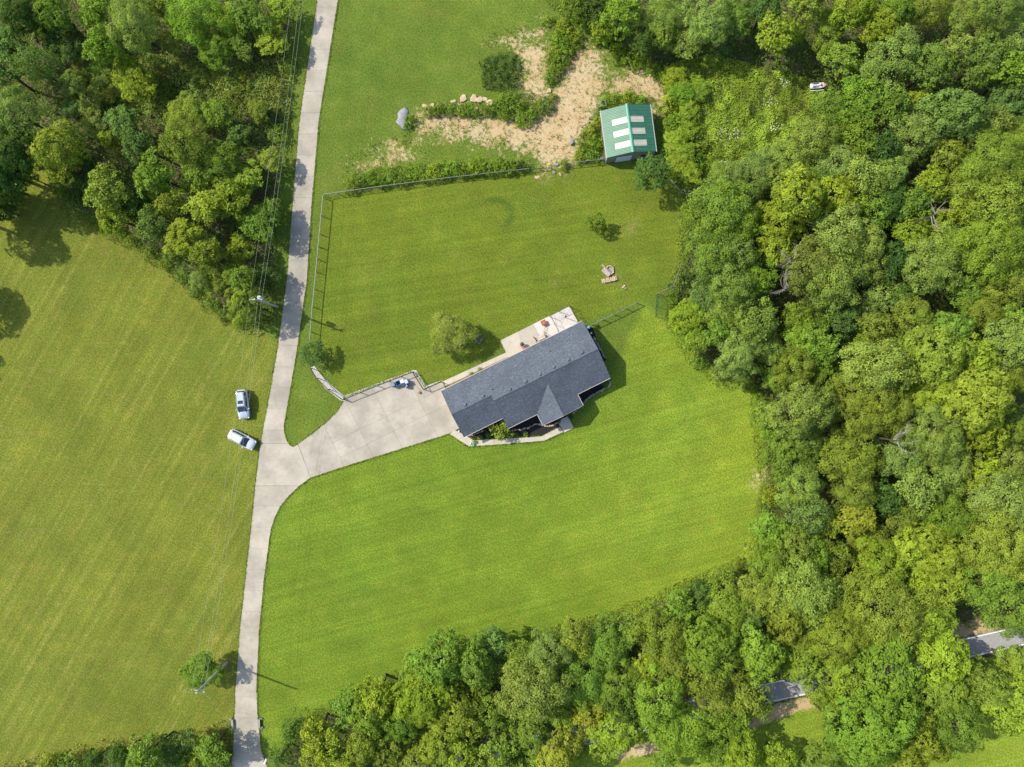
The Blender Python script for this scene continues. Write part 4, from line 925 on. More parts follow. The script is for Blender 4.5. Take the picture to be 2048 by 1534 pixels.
for k_, (px, py, w_, h_, z_, lab) in enumerate(((1143, 285, .7, 1.1, .45, "grey-white boulder in the weeds by the shed"), (1148.5, 306, .5, .9, .35, "tan upright boulder between shed weeds and fence"), (1098, 182, .9, .7, .3, "tan rock on the earth beside the weedy mound"),
        (1075, 354, .9, .5, .12, "flat pale stone slab on the back lawn under the fence"), (1108, 345, .55, .7, .25, "grey stone by the fence gap"), (1120, 349, .4, .7, .2, "narrow stone beside the grey stone at the fence gap"), (1112, 330, .9, .5, .35, "grey rock at the foot of the yellow-green shrub by the fence"))):
    c = P(px, py); tag(MB().rock((c.x, c.y, -.04), (w_, h_, z_), 540 + k_, .3, 0, True).build("boulder", MAT['stone_grey' if k_ in (0, 4, 6) else 'stone_tan']), lab, "boulder")

# gravel heap
m = MB(); n = 22; r_ = random.Random(5)
outl = [(799, 219), (808, 215), (817, 218), (818, 228), (815, 240), (814, 254), (810, 262), (804, 258), (797, 250), (791, 244), (796, 236), (795, 227)]
W = [P(*p) for p in outl]; cen = sum(W, Vector()) / len(W); rings = []
for f, z in ((1.0, -.02), (.85, .16), (.55, .36), (.2, .44)):
    rings.append([tuple(cen + (p - cen) * f * r_.uniform(.94, 1.06) + Vector((0, 0, z))) for p in W[::-1]])
tag(m.loft(rings).build("gravel_heap", MAT['gravel_blue'], smooth=True), "blue-grey gravel heap on the lawn beside the bare earth", "gravel heap", kind="stuff")

# metal frame and pipes by the shed
c = P(1202, 213); root = thing("equipment_stand", "rectangular pale metal frame standing by the shed corner", "stand", (c.x, c.y, 0), math.radians(8))
for x in (-.65, .65):
    for y in (-.42, .42): local_build(MB().box((x, y, .55), (.07, .07, 1.1)), "leg", MAT['galv'], root)
for y in (-.42, .42): local_build(MB().box((0, y, 1.13), (1.38, .08, .06)), "rail", MAT['galv'], root)
for x in (-.65, .65): local_build(MB().box((x, 0, 1.125), (.08, .76, .05)), "rail", MAT['galv'], root)
for (p0, p1, lab) in (((1177, 237), (1200, 227), "pale metal pipe leaning against the shed wall"), ((1163, 254), (1181, 243), "shorter pale metal pipe lying apart in the weeds")):
    a_, b_ = P(*p0, .35), P(*p1, .5); root = thing("metal_pipe", lab, "pipe", (a_.x, a_.y, 0))
    wpart(MB().tube([a_, b_], .085, 8), "pipe", MAT['galv'], root)
    for p in (a_.lerp(b_, .08), a_.lerp(b_, .92)): wpart(MB().box((p.x, p.y, p.z / 2 - .02), (.14, .14, p.z - .06)), "block", MAT['wood_grey'], root)
c = P(1203, 317.5); root = thing("tarp_bundle", "blue-white bundle of junk at the shed's front corner", "bundle", (c.x, c.y, 0))
local_build(MB().rock((0, 0, 0), (.75, .55, .5), 71), "bundle", MAT['white_plastic'], root); local_build(MB().rock((-.45, -.15, 0), (.6, .5, .35), 72), "sack", MAT['grey_plastic'], root)

# watercraft in the weedy clearing
c = P(1632.5, 175); root = thing("watercraft", "white personal watercraft with faded red nose left in tall weeds", "watercraft", (c.x, c.y, .30), math.radians(4)); root.scale = (.85, .85, .85)
def hull(x, w_, zb, zt): return [(x, 0, zb), (x, w_ * .7, zb + .12), (x, w_, zt - .06), (x, w_ * .8, zt), (x, 0, zt + .03), (x, -w_ * .8, zt), (x, -w_, zt - .06), (x, -w_ * .7, zb + .12)]
local_build(MB().loft([hull(-1.45, .40, .12, .50), hull(-1.35, .50, .05, .55), hull(-.4, .55, 0, .60), hull(.5, .52, .02, .62), hull(.95, .42, .1, .62)]), "hull", MAT['white_plastic'], root)
local_build(MB().loft([hull(.96, .43, .1, .635), hull(1.25, .30, .25, .62), hull(1.45, .10, .40, .58)]), "nose", MAT['pink'], root)
local_build(MB().loft([[(-1.1, -.16, .56), (-1.1, .16, .56), (-1.1, .10, .82), (-1.1, -.10, .82)], [(-.2, -.18, .58), (-.2, .18, .58), (-.2, .12, .88), (-.2, -.12, .88)], [(.25, -.12, .6), (.25, .12, .6), (.25, .08, .78), (.25, -.08, .78)]]), "seat", MAT['white_paint'], root)
for y in (-.34, .34): local_build(MB().box((-.55, y, .615), (1.2, .16, .03)), "footwell_mat", MAT['grey_plastic'], root)
local_build(MB().tube([(.35, -.36, .98), (.42, 0, .92), (.35, .36, .98)], .03, 6), "handlebar", MAT['car_trim'], root)
local_build(MB().box((.45, 0, .76), (.25, .25, .30), top=.7), "console", MAT['grey_plastic'], root)
for y in (-.75, .62): local_build(MB().box((-.1, y, .12), (2.6, .08, .10)), "cradle_rail", MAT['white_paint'], root)
for x in (-.8, .7): local_build(MB().box((x, -.06, .03), (.10, 1.45, .08)), "cradle_beam", MAT['galv'], root)
for x in (-.8, .7):
    for y in (-.75, .62): local_build(MB().box((x, y, -.17), (.08, .08, .34)), "cradle_leg", MAT['galv'], root)

# stump ring in the lawn near the willowy bush
c = P(955, 677); root = thing("stone_circle", "small circle of grey stones in the lawn near the willowy bush", "stone circle", (c.x, c.y, 0))
for i in range(24):
    an = random.uniform(0, 6.28); q = math.sqrt(random.uniform(0, 1)) * .8
    local_build(MB().rock((math.cos(an) * q, math.sin(an) * q, -.02), (.26, .2, .14), 800 + i, an), "stone", MAT['stone_grey'], root)

# ---------------------------------------------------------------- foliage
def leaf_mesh(name, C_, N_, size, var, aspect=0.6, seed=0, T_=None):
    r = np.random.default_rng(seed); n = len(C_)
    N_ = N_ / (np.linalg.norm(N_, axis=1, keepdims=True) + 1e-9)
    if T_ is None: T_ = r.normal(size=(n, 3))
    T_ = T_ - (T_ * N_).sum(1, keepdims=True) * N_; T_ /= np.linalg.norm(T_, axis=1, keepdims=True) + 1e-9
    B_ = np.cross(N_, T_); s = size[:, None]
    V = np.stack([C_ - T_ * s * .5, C_ + B_ * s * aspect * .5 + N_ * s * .10, C_ + T_ * s * .5 - N_ * s * .05, C_ - B_ * s * aspect * .5 + N_ * s * .10], 1)
    me = bpy.data.meshes.new(name); me.vertices.add(4 * n); me.vertices.foreach_set("co", V.astype(np.float32).ravel())
    me.loops.add(4 * n); me.loops.foreach_set("vertex_index", np.arange(4 * n, dtype=np.int32))
    me.polygons.add(n); me.polygons.foreach_set("loop_start", (np.arange(n) * 4).astype(np.int32)); me.update()
    at = me.attributes.new("var", 'FLOAT', 'FACE'); at.data.foreach_set("value", np.clip(var, 0, 1).astype(np.float32))
    me.materials.append(MAT['leaf']); return me

def unit(r, n):
    v = r.normal(size=(n, 3)); return v / np.linalg.norm(v, axis=1, keepdims=True)

def make_crown(style, R, seed):
    """returns (crown mesh, trunk mesh); base of trunk at z=0; crown radius R"""
    r = np.random.default_rng(seed); pr = random.Random(seed)
    shrub = R < 1.6
    H = R * 1.25 + .25 if shrub else 3.2 + R * 1.75
    Rz = H * .55 if shrub else R * .82
    zc = H - Rz
    if style == 'cone': Rz, zc, H = R * 1.6, R * 1.7, R * 3.3
    nb = {'clump': 36, 'loc': 38, 'star': 22, 'weep': 16, 'cone': 30}[style]
    nb = int(nb * (0.6 + 0.17 * R)); 
    if shrub: nb = 9
    ph = r.uniform(0, 6.28, 4); am = r.uniform(.05, .16, 4)
    boughs = []
    for i in range(nb):
        t = i / nb
        # fibonacci-like dome cover, jittered
        zz = 1 - 1.35 * (i + .5) / nb; an = i * 2.39996 + r.uniform(-.35, .35)
        rr = math.sqrt(max(0, 1 - min(1, zz * zz)))
        lob = 1 + sum(am[k] * math.sin((k + 2) * an + ph[k]) for k in range(4))
        f = r.uniform(.56, .90)
        if style == 'cone': 
            zz = 1 - 2 * (i + .5) / nb; rr = (1 - zz) / 2 * 1.25; f = .72
        d = np.array([math.cos(an) * rr * R * f * lob, math.sin(an) * rr * R * f * lob, zz * Rz * r.uniform(.55, .85)])
        br = R * (r.uniform(.24, .40) if style in ('star', 'weep', 'cone') or shrub else r.uniform(.20, .34)) * (1.15 if shrub else 1) * (.62 if style == 'cone' else 1) * (.88 if style == 'loc' else 1)
        boughs.append((d, br))
    Cs, Ns, Ss, Vs, Ts = [], [], [], [], []
    P_ = {'clump': (.25, .19, 36.0, 2.0), 'loc': (.20, .24, 44.0, 2.9), 'star': (.40, .14, 24, 2.1), 'weep': (.34, .25, 95, 3.5), 'cone': (.22, .2, 34, 2.4)}[style]
    leaf, sig, dens, twd = P_
    if shrub: leaf *= .8; sig *= .7; dens *= 1.5
    for d, br in boughs:
        area = 2 * math.pi * br * br; ntw = max(6, int(area * twd)); per = max(4, int(dens * area / ntw))
        U = unit(r, ntw); out = d / (np.linalg.norm(d) + 1e-6)
        U = U + out * .55 + np.array([0, 0, .45]); U /= np.linalg.norm(U, axis=1, keepdims=True)
        tw = d + U * br * r.uniform(.80, 1.08, (ntw, 1)) * np.array([1, 1, .8])
        bv = r.uniform(.35, .65)
        tv = r.uniform(-.18, .18, ntw)
        idx = np.repeat(np.arange(ntw), per); n = len(idx)
        J = r.normal(size=(n, 3)) * sig * np.array([1, 1, .6])
        if style == 'star':
            az = r.uniform(0, 6.28, n); T_ = np.stack([np.cos(az), np.sin(az), r.uniform(-.45, .15, n)], 1)
            ax = U[idx]; T_ = T_ + ax * .1
            c = tw[idx] + T_ * .26 + J * .25; N_ = np.array([0, 0, 1.0]) + ax * .5 + r.normal(size=(n, 3)) * .25
        elif style == 'weep':
            T_ = U[idx] * .8 + np.array([0, 0, -1.0]) + r.normal(size=(n, 3)) * .35
            c = tw[idx] + J * np.array([1, 1, 1.4]); N_ = U[idx] + np.array([0, 0, .5]) + r.normal(size=(n, 3)) * .4
        else:
            T_ = r.normal(size=(n, 3)); J = J - U[idx] * (J * U[idx]).sum(1, keepdims=True) * .6; c = tw[idx] + J
            N_ = U[idx] * 1.2 + np.array([0, 0, .35]) + r.normal(size=(n, 3)) * .45
        Cs.append(c); Ns.append(N_); Ts.append(T_)
        Ss.append(leaf * r.uniform(.65, 1.35, n)); Vs.append(bv + tv[idx] + r.uniform(-.22, .22, n))
    # loose leaves through the volume so gaps are never solid edges
    n = int(220 * R); U = unit(r, n); U[:, 2] = np.abs(U[:, 2]) * .9 - .15
    Cs.append(U * np.array([R, R, Rz]) * r.uniform(.55, 1.0, (n, 1))); Ns.append(U + r.normal(size=(n, 3)) * .6); Ss.append(np.full(n, leaf) * r.uniform(.7, 1.2, n)); Vs.append(r.uniform(.2, .7, n)); Ts.append(r.normal(size=(n, 3)))
    C_ = np.concatenate(Cs) + np.array([0, 0, zc]); C_[:, 2] = np.maximum(C_[:, 2], .12)
    me = leaf_mesh("crown", C_, np.concatenate(Ns), np.concatenate(Ss), np.concatenate(Vs), {'clump': .62, 'loc': .62, 'star': .34, 'weep': .32, 'cone': .5}[style], seed + 1, np.concatenate(Ts))
    t = MB(); tr = .06 + R * .045
    top = zc + Rz * .35
    t.tube([(0, 0, -.1), (pr.uniform(-.1, .1), pr.uniform(-.1, .1), top * .5), (pr.uniform(-.2, .2), pr.uniform(-.2, .2), top)], [tr * 1.25, tr, tr * .45], 7)
    for d, br in boughs[::3]:
        z0 = zc * pr.uniform(.55, .95); e_ = d * .92 + np.array([0, 0, zc])
        if e_[2] < z0: z0 = max(.15, e_[2] * .6)
        mid = (np.array([0, 0, z0]) + e_) / 2 + np.array([pr.uniform(-.15, .15), pr.uniform(-.15, .15), .12 * R])
        t.tube([(0, 0, z0), tuple(mid), tuple(e_)], [tr * .5, tr * .33, tr * .12], 5)
    tm = bpy.data.meshes.new("trunk"); tm.from_pydata(t.v, [], t.f); tm.materials.append(MAT['bark']); tm.update()
    return me, tm, R, H

PROTO = {}
def proto(style, R):
    sizes = {'clump': (1.1, 2.2, 3.6, 5.4), 'loc': (1.2, 2.4, 3.8, 5.6), 'star': (1.2, 2.2, 3.4), 'weep': (2.4, 3.6), 'cone': (1.6,)}[style]
    k = min(sizes, key=lambda q: abs(math.log(q / R)))
    lst = PROTO.setdefault((style, k), [])
    want = 3 if k > 1.6 and style != 'cone' else 2
    if len(lst) < want:
        lst.append(make_crown(style, k, 100 + len(PROTO) * 17 + len(lst) * 5)); return lst[-1]
    return random.choice(lst)

COLR = {'d': (.050, .092, .018), 'b': (.084, .140, .028), 'g': (.102, .164, .020), 'l': (.136, .190, .036), 'o': (.128, .172, .022), 'y': (.150, .204, .019), 'Y': (.162, .194, .021), 'v': (.114, .188, .020), 'w': (.135, .165, .028)}
CNAME = {'d': 'dark green', 'b': 'blue-green', 'g': 'mid green', 'l': 'grey-green', 'o': 'olive', 'y': 'yellow-green', 'Y': 'yellowing', 'v': 'vivid green', 'w': 'pale straw-green'}
FORM = {'clump': 'rounded', 'loc': 'feathery', 'star': 'coarse-leaved', 'weep': 'drooping', 'cone': 'pointed'}
def where(px, py):
    if px < 620 and py < 700:
        if px < 0: return "outside the mown field's shaded corner"
        if math.hypot(px - 540, py - 610) < 110: return "beside the transformer pole"
        if px > 470: return "along the driveway's wooded side"
        if py > 360 + (px - 120) * .55: return "on the wood's edge by the striped mown field"
        if py < 110: return "at the wood's far end by the driveway"
        if 90 < py < 240 and px > 140: return "in the brushy thicket between driveway and wood"
        return "inside the wood between driveway and mown field"
    if px < 620: return "in the hedge below the mown field by the driveway mouth"
    if py < 420 and px < 1420 and px > 1060: return "near the green-roofed shed and earth patch"
    if py < 380: return "around the weedy clearing with the watercraft" if px < 1760 else "in the wood behind the watercraft clearing"
    if py < 780: return "bordering the lawn behind the bench and wire gate" if px < 1530 else ("in the tall wood behind the bench lawn" if px < 1760 else "deep in the wood beyond the bench lawn")
    if py < 1140: return "bordering the curved end of the front lawn" if px < 1640 else "deep in the wood past the front lawn"
    if px > 1480: return "over the hidden asphalt road" if py < 1420 else "on the grassy side of the asphalt road"
    return "in the tree belt between front lawn and asphalt road"

def plant(px, py, rpx, style, ck, hs=1.0, label=None, name=None, group=None, zf=.7):
    R = rpx * PX * (.91 if label else .92)
    crown, trunk, R0, H0 = proto(style, R); s = R / R0
    sz = s * hs * (random.uniform(.80, 1.22) if R > 2 and not label else random.uniform(.95, 1.06)); H = H0 * sz
    c = P(px, py, H * zf)
    shrub = R < 1.75
    nm = name or ("shrub" if shrub else ("conifer_tree" if style == 'cone' else "broadleaf_tree"))
    size = "low" if shrub else ("small" if R < 2.6 else ("medium" if R < 4 else "broad tall"))
    lb = label or "%s %s %s %s %s" % (size, CNAME[ck], FORM[style], "shrub" if shrub else "tree", where(px, py))
    root = thing(nm, lb, "shrub" if shrub else "tree", (c.x, c.y, 0), random.uniform(0, 6.28), group or (None if label else lb.split(' tree ')[-1].split(' shrub ')[-1] + ", " + CNAME[ck] + " " + FORM[style] + " " + size))
    root.scale = (s * random.uniform(.86, 1.16), s * random.uniform(.86, 1.16), sz) if not label else (s, s, sz)
    if not label: root.rotation_euler = (random.uniform(-.10, .10), random.uniform(-.10, .10), random.uniform(0, 6.28))
    o = bpy.data.objects.new("foliage" if shrub else "crown", crown); COL.objects.link(o); o.parent = root
    j = random.uniform(.86, 1.14); base = COLR[ck]; o.color = (base[0] * j * random.uniform(.92, 1.08), base[1] * j, base[2] * j * random.uniform(.85, 1.15), 1)
    o2 = bpy.data.objects.new("stem" if shrub else "trunk", trunk); COL.objects.link(o2); o2.parent = root
    return root

ST = {'c': 'clump', 'l': 'loc', 's': 'star', 'w': 'weep', 'k': 'cone'}
TREES = """
40 30 45 cd;110 30 40 cg;190 25 38 cv;262 45 52 ll;310 15 30 co;385 35 50 lv;345 85 28 lo;455 50 35 cy;430 100 40 cg;500 30 38 cg;545 82 28 sy;560 15 28 cy;480 85 30 cg;10 90 36 cb;70 135 38 lb;15 150 36 cb
45 235 60 ll;110 302 55 cy;265 155 40 sy;335 178 22 sg;255 245 32 cb;120 80 40 cd;215 95 34 cv;375 240 44 lo;440 232 32 cg;475 272 26 cb;225 282 22 cy;285 290 32 cb;360 302 35 lo;440 322 46 cg;490 362 38 sy;540 320 28 co
160 340 34 cd;216 385 38 co;234 436 30 cy;320 350 38 cg;352 416 30 cY;315 453 34 cb;278 420 30 cd;395 350 34 cg;412 425 35 sy;370 482 38 sy;415 512 35 co;460 395 36 cy;515 450 38 cg;475 502 30 cy;436 565 26 co;482 560 33 cg;485 603 40 co;405 560 24 ll;350 515 22 cb;512 640 20 cd;530 545 22 cd;545 420 22 cg;40 310 50 cd;30 400 20 cg;60 355 24 cg;5 420 22 cd;-10 400 30 cd;-20 330 60 cd;10 372 40 cd;520 220 22 co;555 265 20 cg;575 130 16 cg
-108 420 52 cd;-132 580 46 cd;-185 690 36 cd;-75 385 48 cd
1145 10 26 cg;1180 18 30 cd;1240 28 36 cv;1320 35 44 ll;1290 92 28 cd;1322 70 30 co;1410 42 50 ll;1200 62 22 cy;1365 90 34 ll;1465 40 40 cg;1440 95 30 cd
1540 65 32 sy;1589 72 24 sy;1651 62 42 lo;1608 20 36 co;1536 18 36 cd;1706 22 42 cy;1752 60 38 sy;1850 22 46 lo;1795 30 40 cg;1680 121 34 cg;1788 114 52 ll;1716 131 16 cy;1863 137 46 cb;1902 101 35 ll;1974 117 48 cb;1934 36 42 ll;2000 23 46 ll;2032 68 36 ll;2029 150 38 cg;2019 205 42 cb;1740 145 26 cg
1719 192 40 lv;1657 215 38 lg;1706 238 38 cg;1781 203 36 cg;1837 206 30 cy;1918 228 56 cb;1967 251 40 ll;1827 262 48 ll;2029 276 42 lo;1628 288 48 ll;1576 310 45 ll;1716 290 40 lg;1673 335 50 ll;1722 350 40 ll;1775 346 42 ll;1517 339 42 ll;1461 364 42 ll;1899 303 32 co;2000 326 65 lo;1853 366 32 sy;1889 374 34 co;1760 290 34 cd;1640 360 36 lb;1580 360 38 ll;1870 320 28 cd
1444 415 55 lg;1402 442 40 lg;1478 444 45 lg;1433 495 50 lg;1480 500 35 ll;1589 398 58 cy;1651 398 50 cy;1703 415 32 cy;1561 449 45 cy;1544 490 36 cy;1737 427 38 lg;1679 456 56 ll;1717 492 46 ll;1616 542 56 lw;1668 563 56 ll;1708 546 40 ll;1651 601 36 ll;1769 587 36 ll;1737 622 28 ll;1506 553 40 sv;1454 580 46 ll;1450 624 45 ll;1506 643 40 ll;1538 629 20 sy;1374 632 38 sy;1390 686 28 sv;1471 691 40 ll;1506 681 26 sy;1471 726 42 ll;1537 708 30 ll;1420 540 34 lb;1410 600 32 lb;1425 665 30 cg
1858 535 60 ll;1900 504 46 ll;1820 466 30 sy;1869 456 32 sy;1817 498 26 co;1912 466 30 cd;1921 415 30 sy;1979 415 60 lo;2026 449 44 lo;1990 501 64 lo;2017 563 52 lo;1928 587 36 cg;1824 643 45 lo;1910 663 42 cg;1969 629 42 lo;2017 630 34 cg;2024 680 50 ll;1596 636 36 lg;1634 652 28 cg;1713 684 26 cg;1780 530 36 cd;1800 590 32 cd;1680 640 34 cd;1820 410 34 cg;1770 400 40 cd
1603 681 50 cv;1644 693 35 cg;1582 733 45 lo;1644 744 42 cg;1689 719 32 lb;1755 729 60 ll;1803 705 40 lo;1879 712 60 co;1945 726 56 cy;1824 762 50 cy;1893 767 56 cy;1962 771 52 cY;2024 745 46 lo;1850 660 34 cg;1540 755 26 cg;1745 660 36 lo
1592 822 56 ll;1651 819 42 ll;1537 835 28 cg;1739 809 66 lo;1837 799 46 cy;1951 806 70 cY;1967 866 46 cy;1863 868 70 ll;1902 902 50 ll;1804 913 50 ll;1602 870 50 ll;1674 890 36 ll;1582 908 42 cg;1700 930 55 lo;1706 984 46 lo;1608 970 50 ll;1563 944 32 cg;1615 1027 40 lb;1882 952 48 ll;1837 987 40 ll;1967 932 36 cy;2016 917 42 ll;2026 964 46 lg;2000 1010 60 ll;1902 1033 50 lg;1719 1040 36 sY;1654 1050 26 sy;1797 1027 46 lo;1739 1075 42 lo;1814 1095 45 cy;1589 1086 42 co;1543 1060 30 sv;1625 1104 40 cg;1664 1108 36 lo;1755 1127 55 sy;1886 1112 60 cy;2000 1088 70 lo;1510 1104 26 sy;1543 990 22 sy;1536 1137 45 lg;1760 985 36 cd;1545 880 26 cg;1950 985 38 lo;1850 1060 36 lg;2030 850 44 lo
1357 1211 38 cg;1406 1191 30 cd;1454 1222 55 lo;1530 1184 55 lo;1616 1177 60 ll;1655 1184 46 co;1419 1288 64 cg;1489 1246 46 lb;1520 1298 50 cv;1577 1222 46 co;1599 1284 40 lo;1668 1263 64 lo;1772 1211 80 lo;1852 1222 50 cy;1737 1156 45 sY;1841 1153 50 cy;1879 1187 36 cy;1979 1167 60 lg;2026 1216 56 lg;1930 1170 42 lo
1416 1346 60 lo;1440 1408 42 lo;1492 1388 38 co;1466 1440 34 cg;1506 1410 34 lo;1632 1388 28 cg;1005 1492 34 cg;955 1512 30 co;1040 1500 26 cg;1610 1330 42 co;1680 1350 52 cy;1695 1392 36 co;1776 1346 70 sv;1737 1290 36 lo;1824 1277 48 lo;1885 1326 56 cy;1879 1383 62 co;1930 1375 46 cy;1985 1385 52 co;2040 1330 46 co;2030 1405 56 cy;1905 1455 54 lg;1858 1436 50 lg
1755 1450 76 cg;1817 1478 62 cY;1703 1485 50 lg;1668 1450 34 cd;1381 1457 62 lv;1425 1490 38 cg;1490 1512 40 cy;1560 1525 34 cy;1640 1520 40 cg;1330 1520 26 cg
577 1468 30 kd;562 1512 28 kd;630 1472 38 cY;663 1481 38 cy;704 1411 35 cg;745 1419 45 cg;757 1386 35 cy;725 1481 42 co;774 1493 45 co;856 1394 62 cy;889 1316 50 cg;835 1345 42 cg;942 1316 45 cg;909 1427 55 co;876 1485 50 co;979 1419 50 cg;983 1296 38 cb;1032 1324 45 lo;1073 1386 60 ll;1102 1304 52 ll;1147 1267 38 lo;1167 1362 50 lg;1053 1460 46 cg;1127 1427 32 cv;1180 1435 34 cY;1147 1481 40 cY;1114 1509 45 cY;1060 1522 34 cg;1229 1468 55 cy;1196 1394 40 co;1217 1296 50 lg;1237 1362 45 lg;1290 1329 35 sy;1319 1267 55 lo;1270 1251 35 cg;1346 1308 45 lo;1319 1394 56 lv;1340 1450 48 lv;1250 1420 32 cd;800 1440 40 cg;840 1530 40 co;930 1520 36 cy;690 1520 40 cy;640 1525 36 co
191 1519 22 cd;300 1512 38 cg;350 1499 34 cb;427 1493 30 sg;388 1524 25 cY;246 1510 26 cd;137 1527 20 cg;445 1520 20 cd;90 1530 18 cy
"""
for line in TREES.strip().splitlines():
    for it in line.split(';'):
        x, y, r_, sc_ = it.split()
        plant(float(x), float(y), float(r_), ST[sc_[0]], sc_[1], .7 if 105 < float(y) < 260 and 130 < float(x) < 560 else .68 if float(y) <= 105 and 290 < float(x) < 560 else (.72 if 430 < float(x) < 620 and float(y) < 700 else (.75 if 1300 < float(x) < 1480 and float(y) < 130 else 1.0)))

# single trees and shrubs that stand alone
plant(902, 667, 44, 'weep', 'w', .50, "pale willowy round bush standing alone on the back lawn", "willowy_bush")
plant(1196, 447, 20, 'clump', 'g', 1.5, "small young tree alone on the back lawn above the bench", "young_tree")
plant(626, 708, 25, 'star', 'd', .52, "small dark leafy tree between the driveway and the curved black fence", "young_tree")
plant(405, 1341, 40, 'clump', 'g', .58, "bushy tree under the bare utility pole at the driveway", "bushy_tree")
plant(1001, 861, 21, 'star', 'o', 1.25, "yellowish leafy shrub in the front mulch bed by the walk", "garden_shrub")
plant(1302, 347, 34, 'star', 'd', .85, "dense dark round bush at the shed's front corner", "round_bush")
plant(1127, 327, 10, 'clump', 'y', 1.4, "bright yellow-green small shrub in the fence gap", "garden_shrub")
for px, py, r_, ck, lb in ((960, 875, 5, 'y', "small yellow-green plant in the mulch nearest the garage eave"), (976, 870, 6, 'v', "small vivid plant beside the yellowish front shrub"), (1033, 870, 5.5, 'g', "small green plant in the mulch right of the yellowish shrub"), (1051.5, 867.5, 5.5, 'y', "small lime plant in the mulch by the stone border"),
                          (1210, 766, 8, 'v', "low leafy plant in the bed at the house corner"), (960, 740, 5, 'g', "clipped shrub on the soil strip nearer the patio"), (942, 749, 5, 'g', "clipped shrub on the soil strip nearer the garage"), (1141, 834, 5, 'd', "dark shrub by the front landing"), (1117, 841.5, 5, 'd', "dark shrub between stone border and front landing"), (950, 884, 4.5, 'y', "yellow-green potted plant on the front walk"), (1192, 652, 6, 'w', "straw-green tuft plant by the barrel and fence")):
    plant(px, py, r_, 'clump', ck, 1.0, lb, "garden_plant", zf=.6)

# brush: rows of shrubs the photo shows one by one
SHRUBS = """
150 170 30 ll;190 205 32 ll;170 140 24 lw;205 150 26 ll;225 190 24 lw;190 255 26 ll;150 215 24 cb;300 120 20 ll;310 160 20 lw;340 140 22 lw;375 135 22 lw;400 160 20 ll;430 150 22 lw;460 140 22 ll;490 160 20 lw;420 190 22 ll;465 190 20 lw;520 170 22 ll;560 180 18 lw;500 205 22 lw;390 195 20 ll;340 215 20 lw;300 215 22 ll;560 220 16 lw;240 125 22 ll;540 235 20 cd
705 372 15 co;725 366 13 cb;745 358 14 cg;765 364 13 cg;785 352 15 cv;805 362 13 cg;825 350 15 cv;845 356 14 cy;868 345 16 cy;890 350 13 cg;908 338 16 cv;930 345 14 cg;952 335 17 cy;975 340 14 cg;998 332 16 cv;1018 337 15 cg;1038 332 13 cd;1050 338 9 cg
820 240 11 cg;814 252 8 cg;858 222 11 co;878 220 12 cg;902 221 11 cg;925 222 12 cg;948 226 12 cg;972 222 14 cg;995 212 16 cg;1015 200 18 cg;1035 212 15 cg;1050 238 16 cv;1070 225 14 cg;1090 210 15 cg;1012 230 14 co;1040 250 10 cy;1105 195 10 cg
1125 55 17 cy;1142 72 16 cy;1118 80 16 cv;1095 42 12 co;1132 98 15 cg;1112 110 16 cy;1128 125 15 cg;1108 140 14 cg;1098 158 12 cv;1146 90 13 co
1180 265 15 cy;1190 285 16 cv;1170 300 15 cg;1185 312 15 cv;1160 315 12 co;1196 245 13 cy;1210 205 12 cv;1230 200 15 cv;1255 197 15 cy;1280 200 13 cv;1200 222 10 cg
1345 160 24 sy;1362 190 26 cv;1340 205 20 cy;1375 225 24 cy;1350 245 20 cv;1372 262 22 cy;1345 285 22 cy;1368 305 24 cy;1352 330 24 cy;1375 345 24 cy;1395 180 22 cv;1400 290 20 co;1335 310 16 cv;1390 320 20 cg
1218 85 16 cv;1238 100 17 cy;1258 112 18 cg;1280 122 18 cv;1305 135 18 cg;1330 150 16 cd;1175 50 14 cg;1150 32 12 cv
1500 770 16 cg;1520 800 14 cv;1530 870 14 cv;1535 915 14 cg;1540 1000 14 cy;1530 1030 14 cv;1525 1070 14 cg;1505 1115 14 cv;1480 1130 13 co;1450 1155 14 cg;1420 1170 13 cv;1360 575 18 cb;1345 600 13 cg;1352 650 14 cy;1362 670 14 sv;1400 720 16 cg;1440 750 16 ll;1375 555 12 cd
330 530 12 cg;365 555 13 cg;395 580 13 cb;425 610 14 cg;450 630 12 cb;480 645 12 cg;300 505 12 cg;265 480 12 cg;240 465 11 cg;200 430 13 cg;150 400 14 cb;130 385 14 cg
"""
for line in SHRUBS.strip().splitlines():
    for it in line.split(';'):
        x, y, r_, sc_ = it.split()
        R_ = float(r_) * PX * .94; plant(float(x), float(y), float(r_), ST[sc_[0]], sc_[1], .9 if R_ < 1.55 else (1.15 * R_ + .5) / (3.2 + R_ * 1.75), zf=.5)

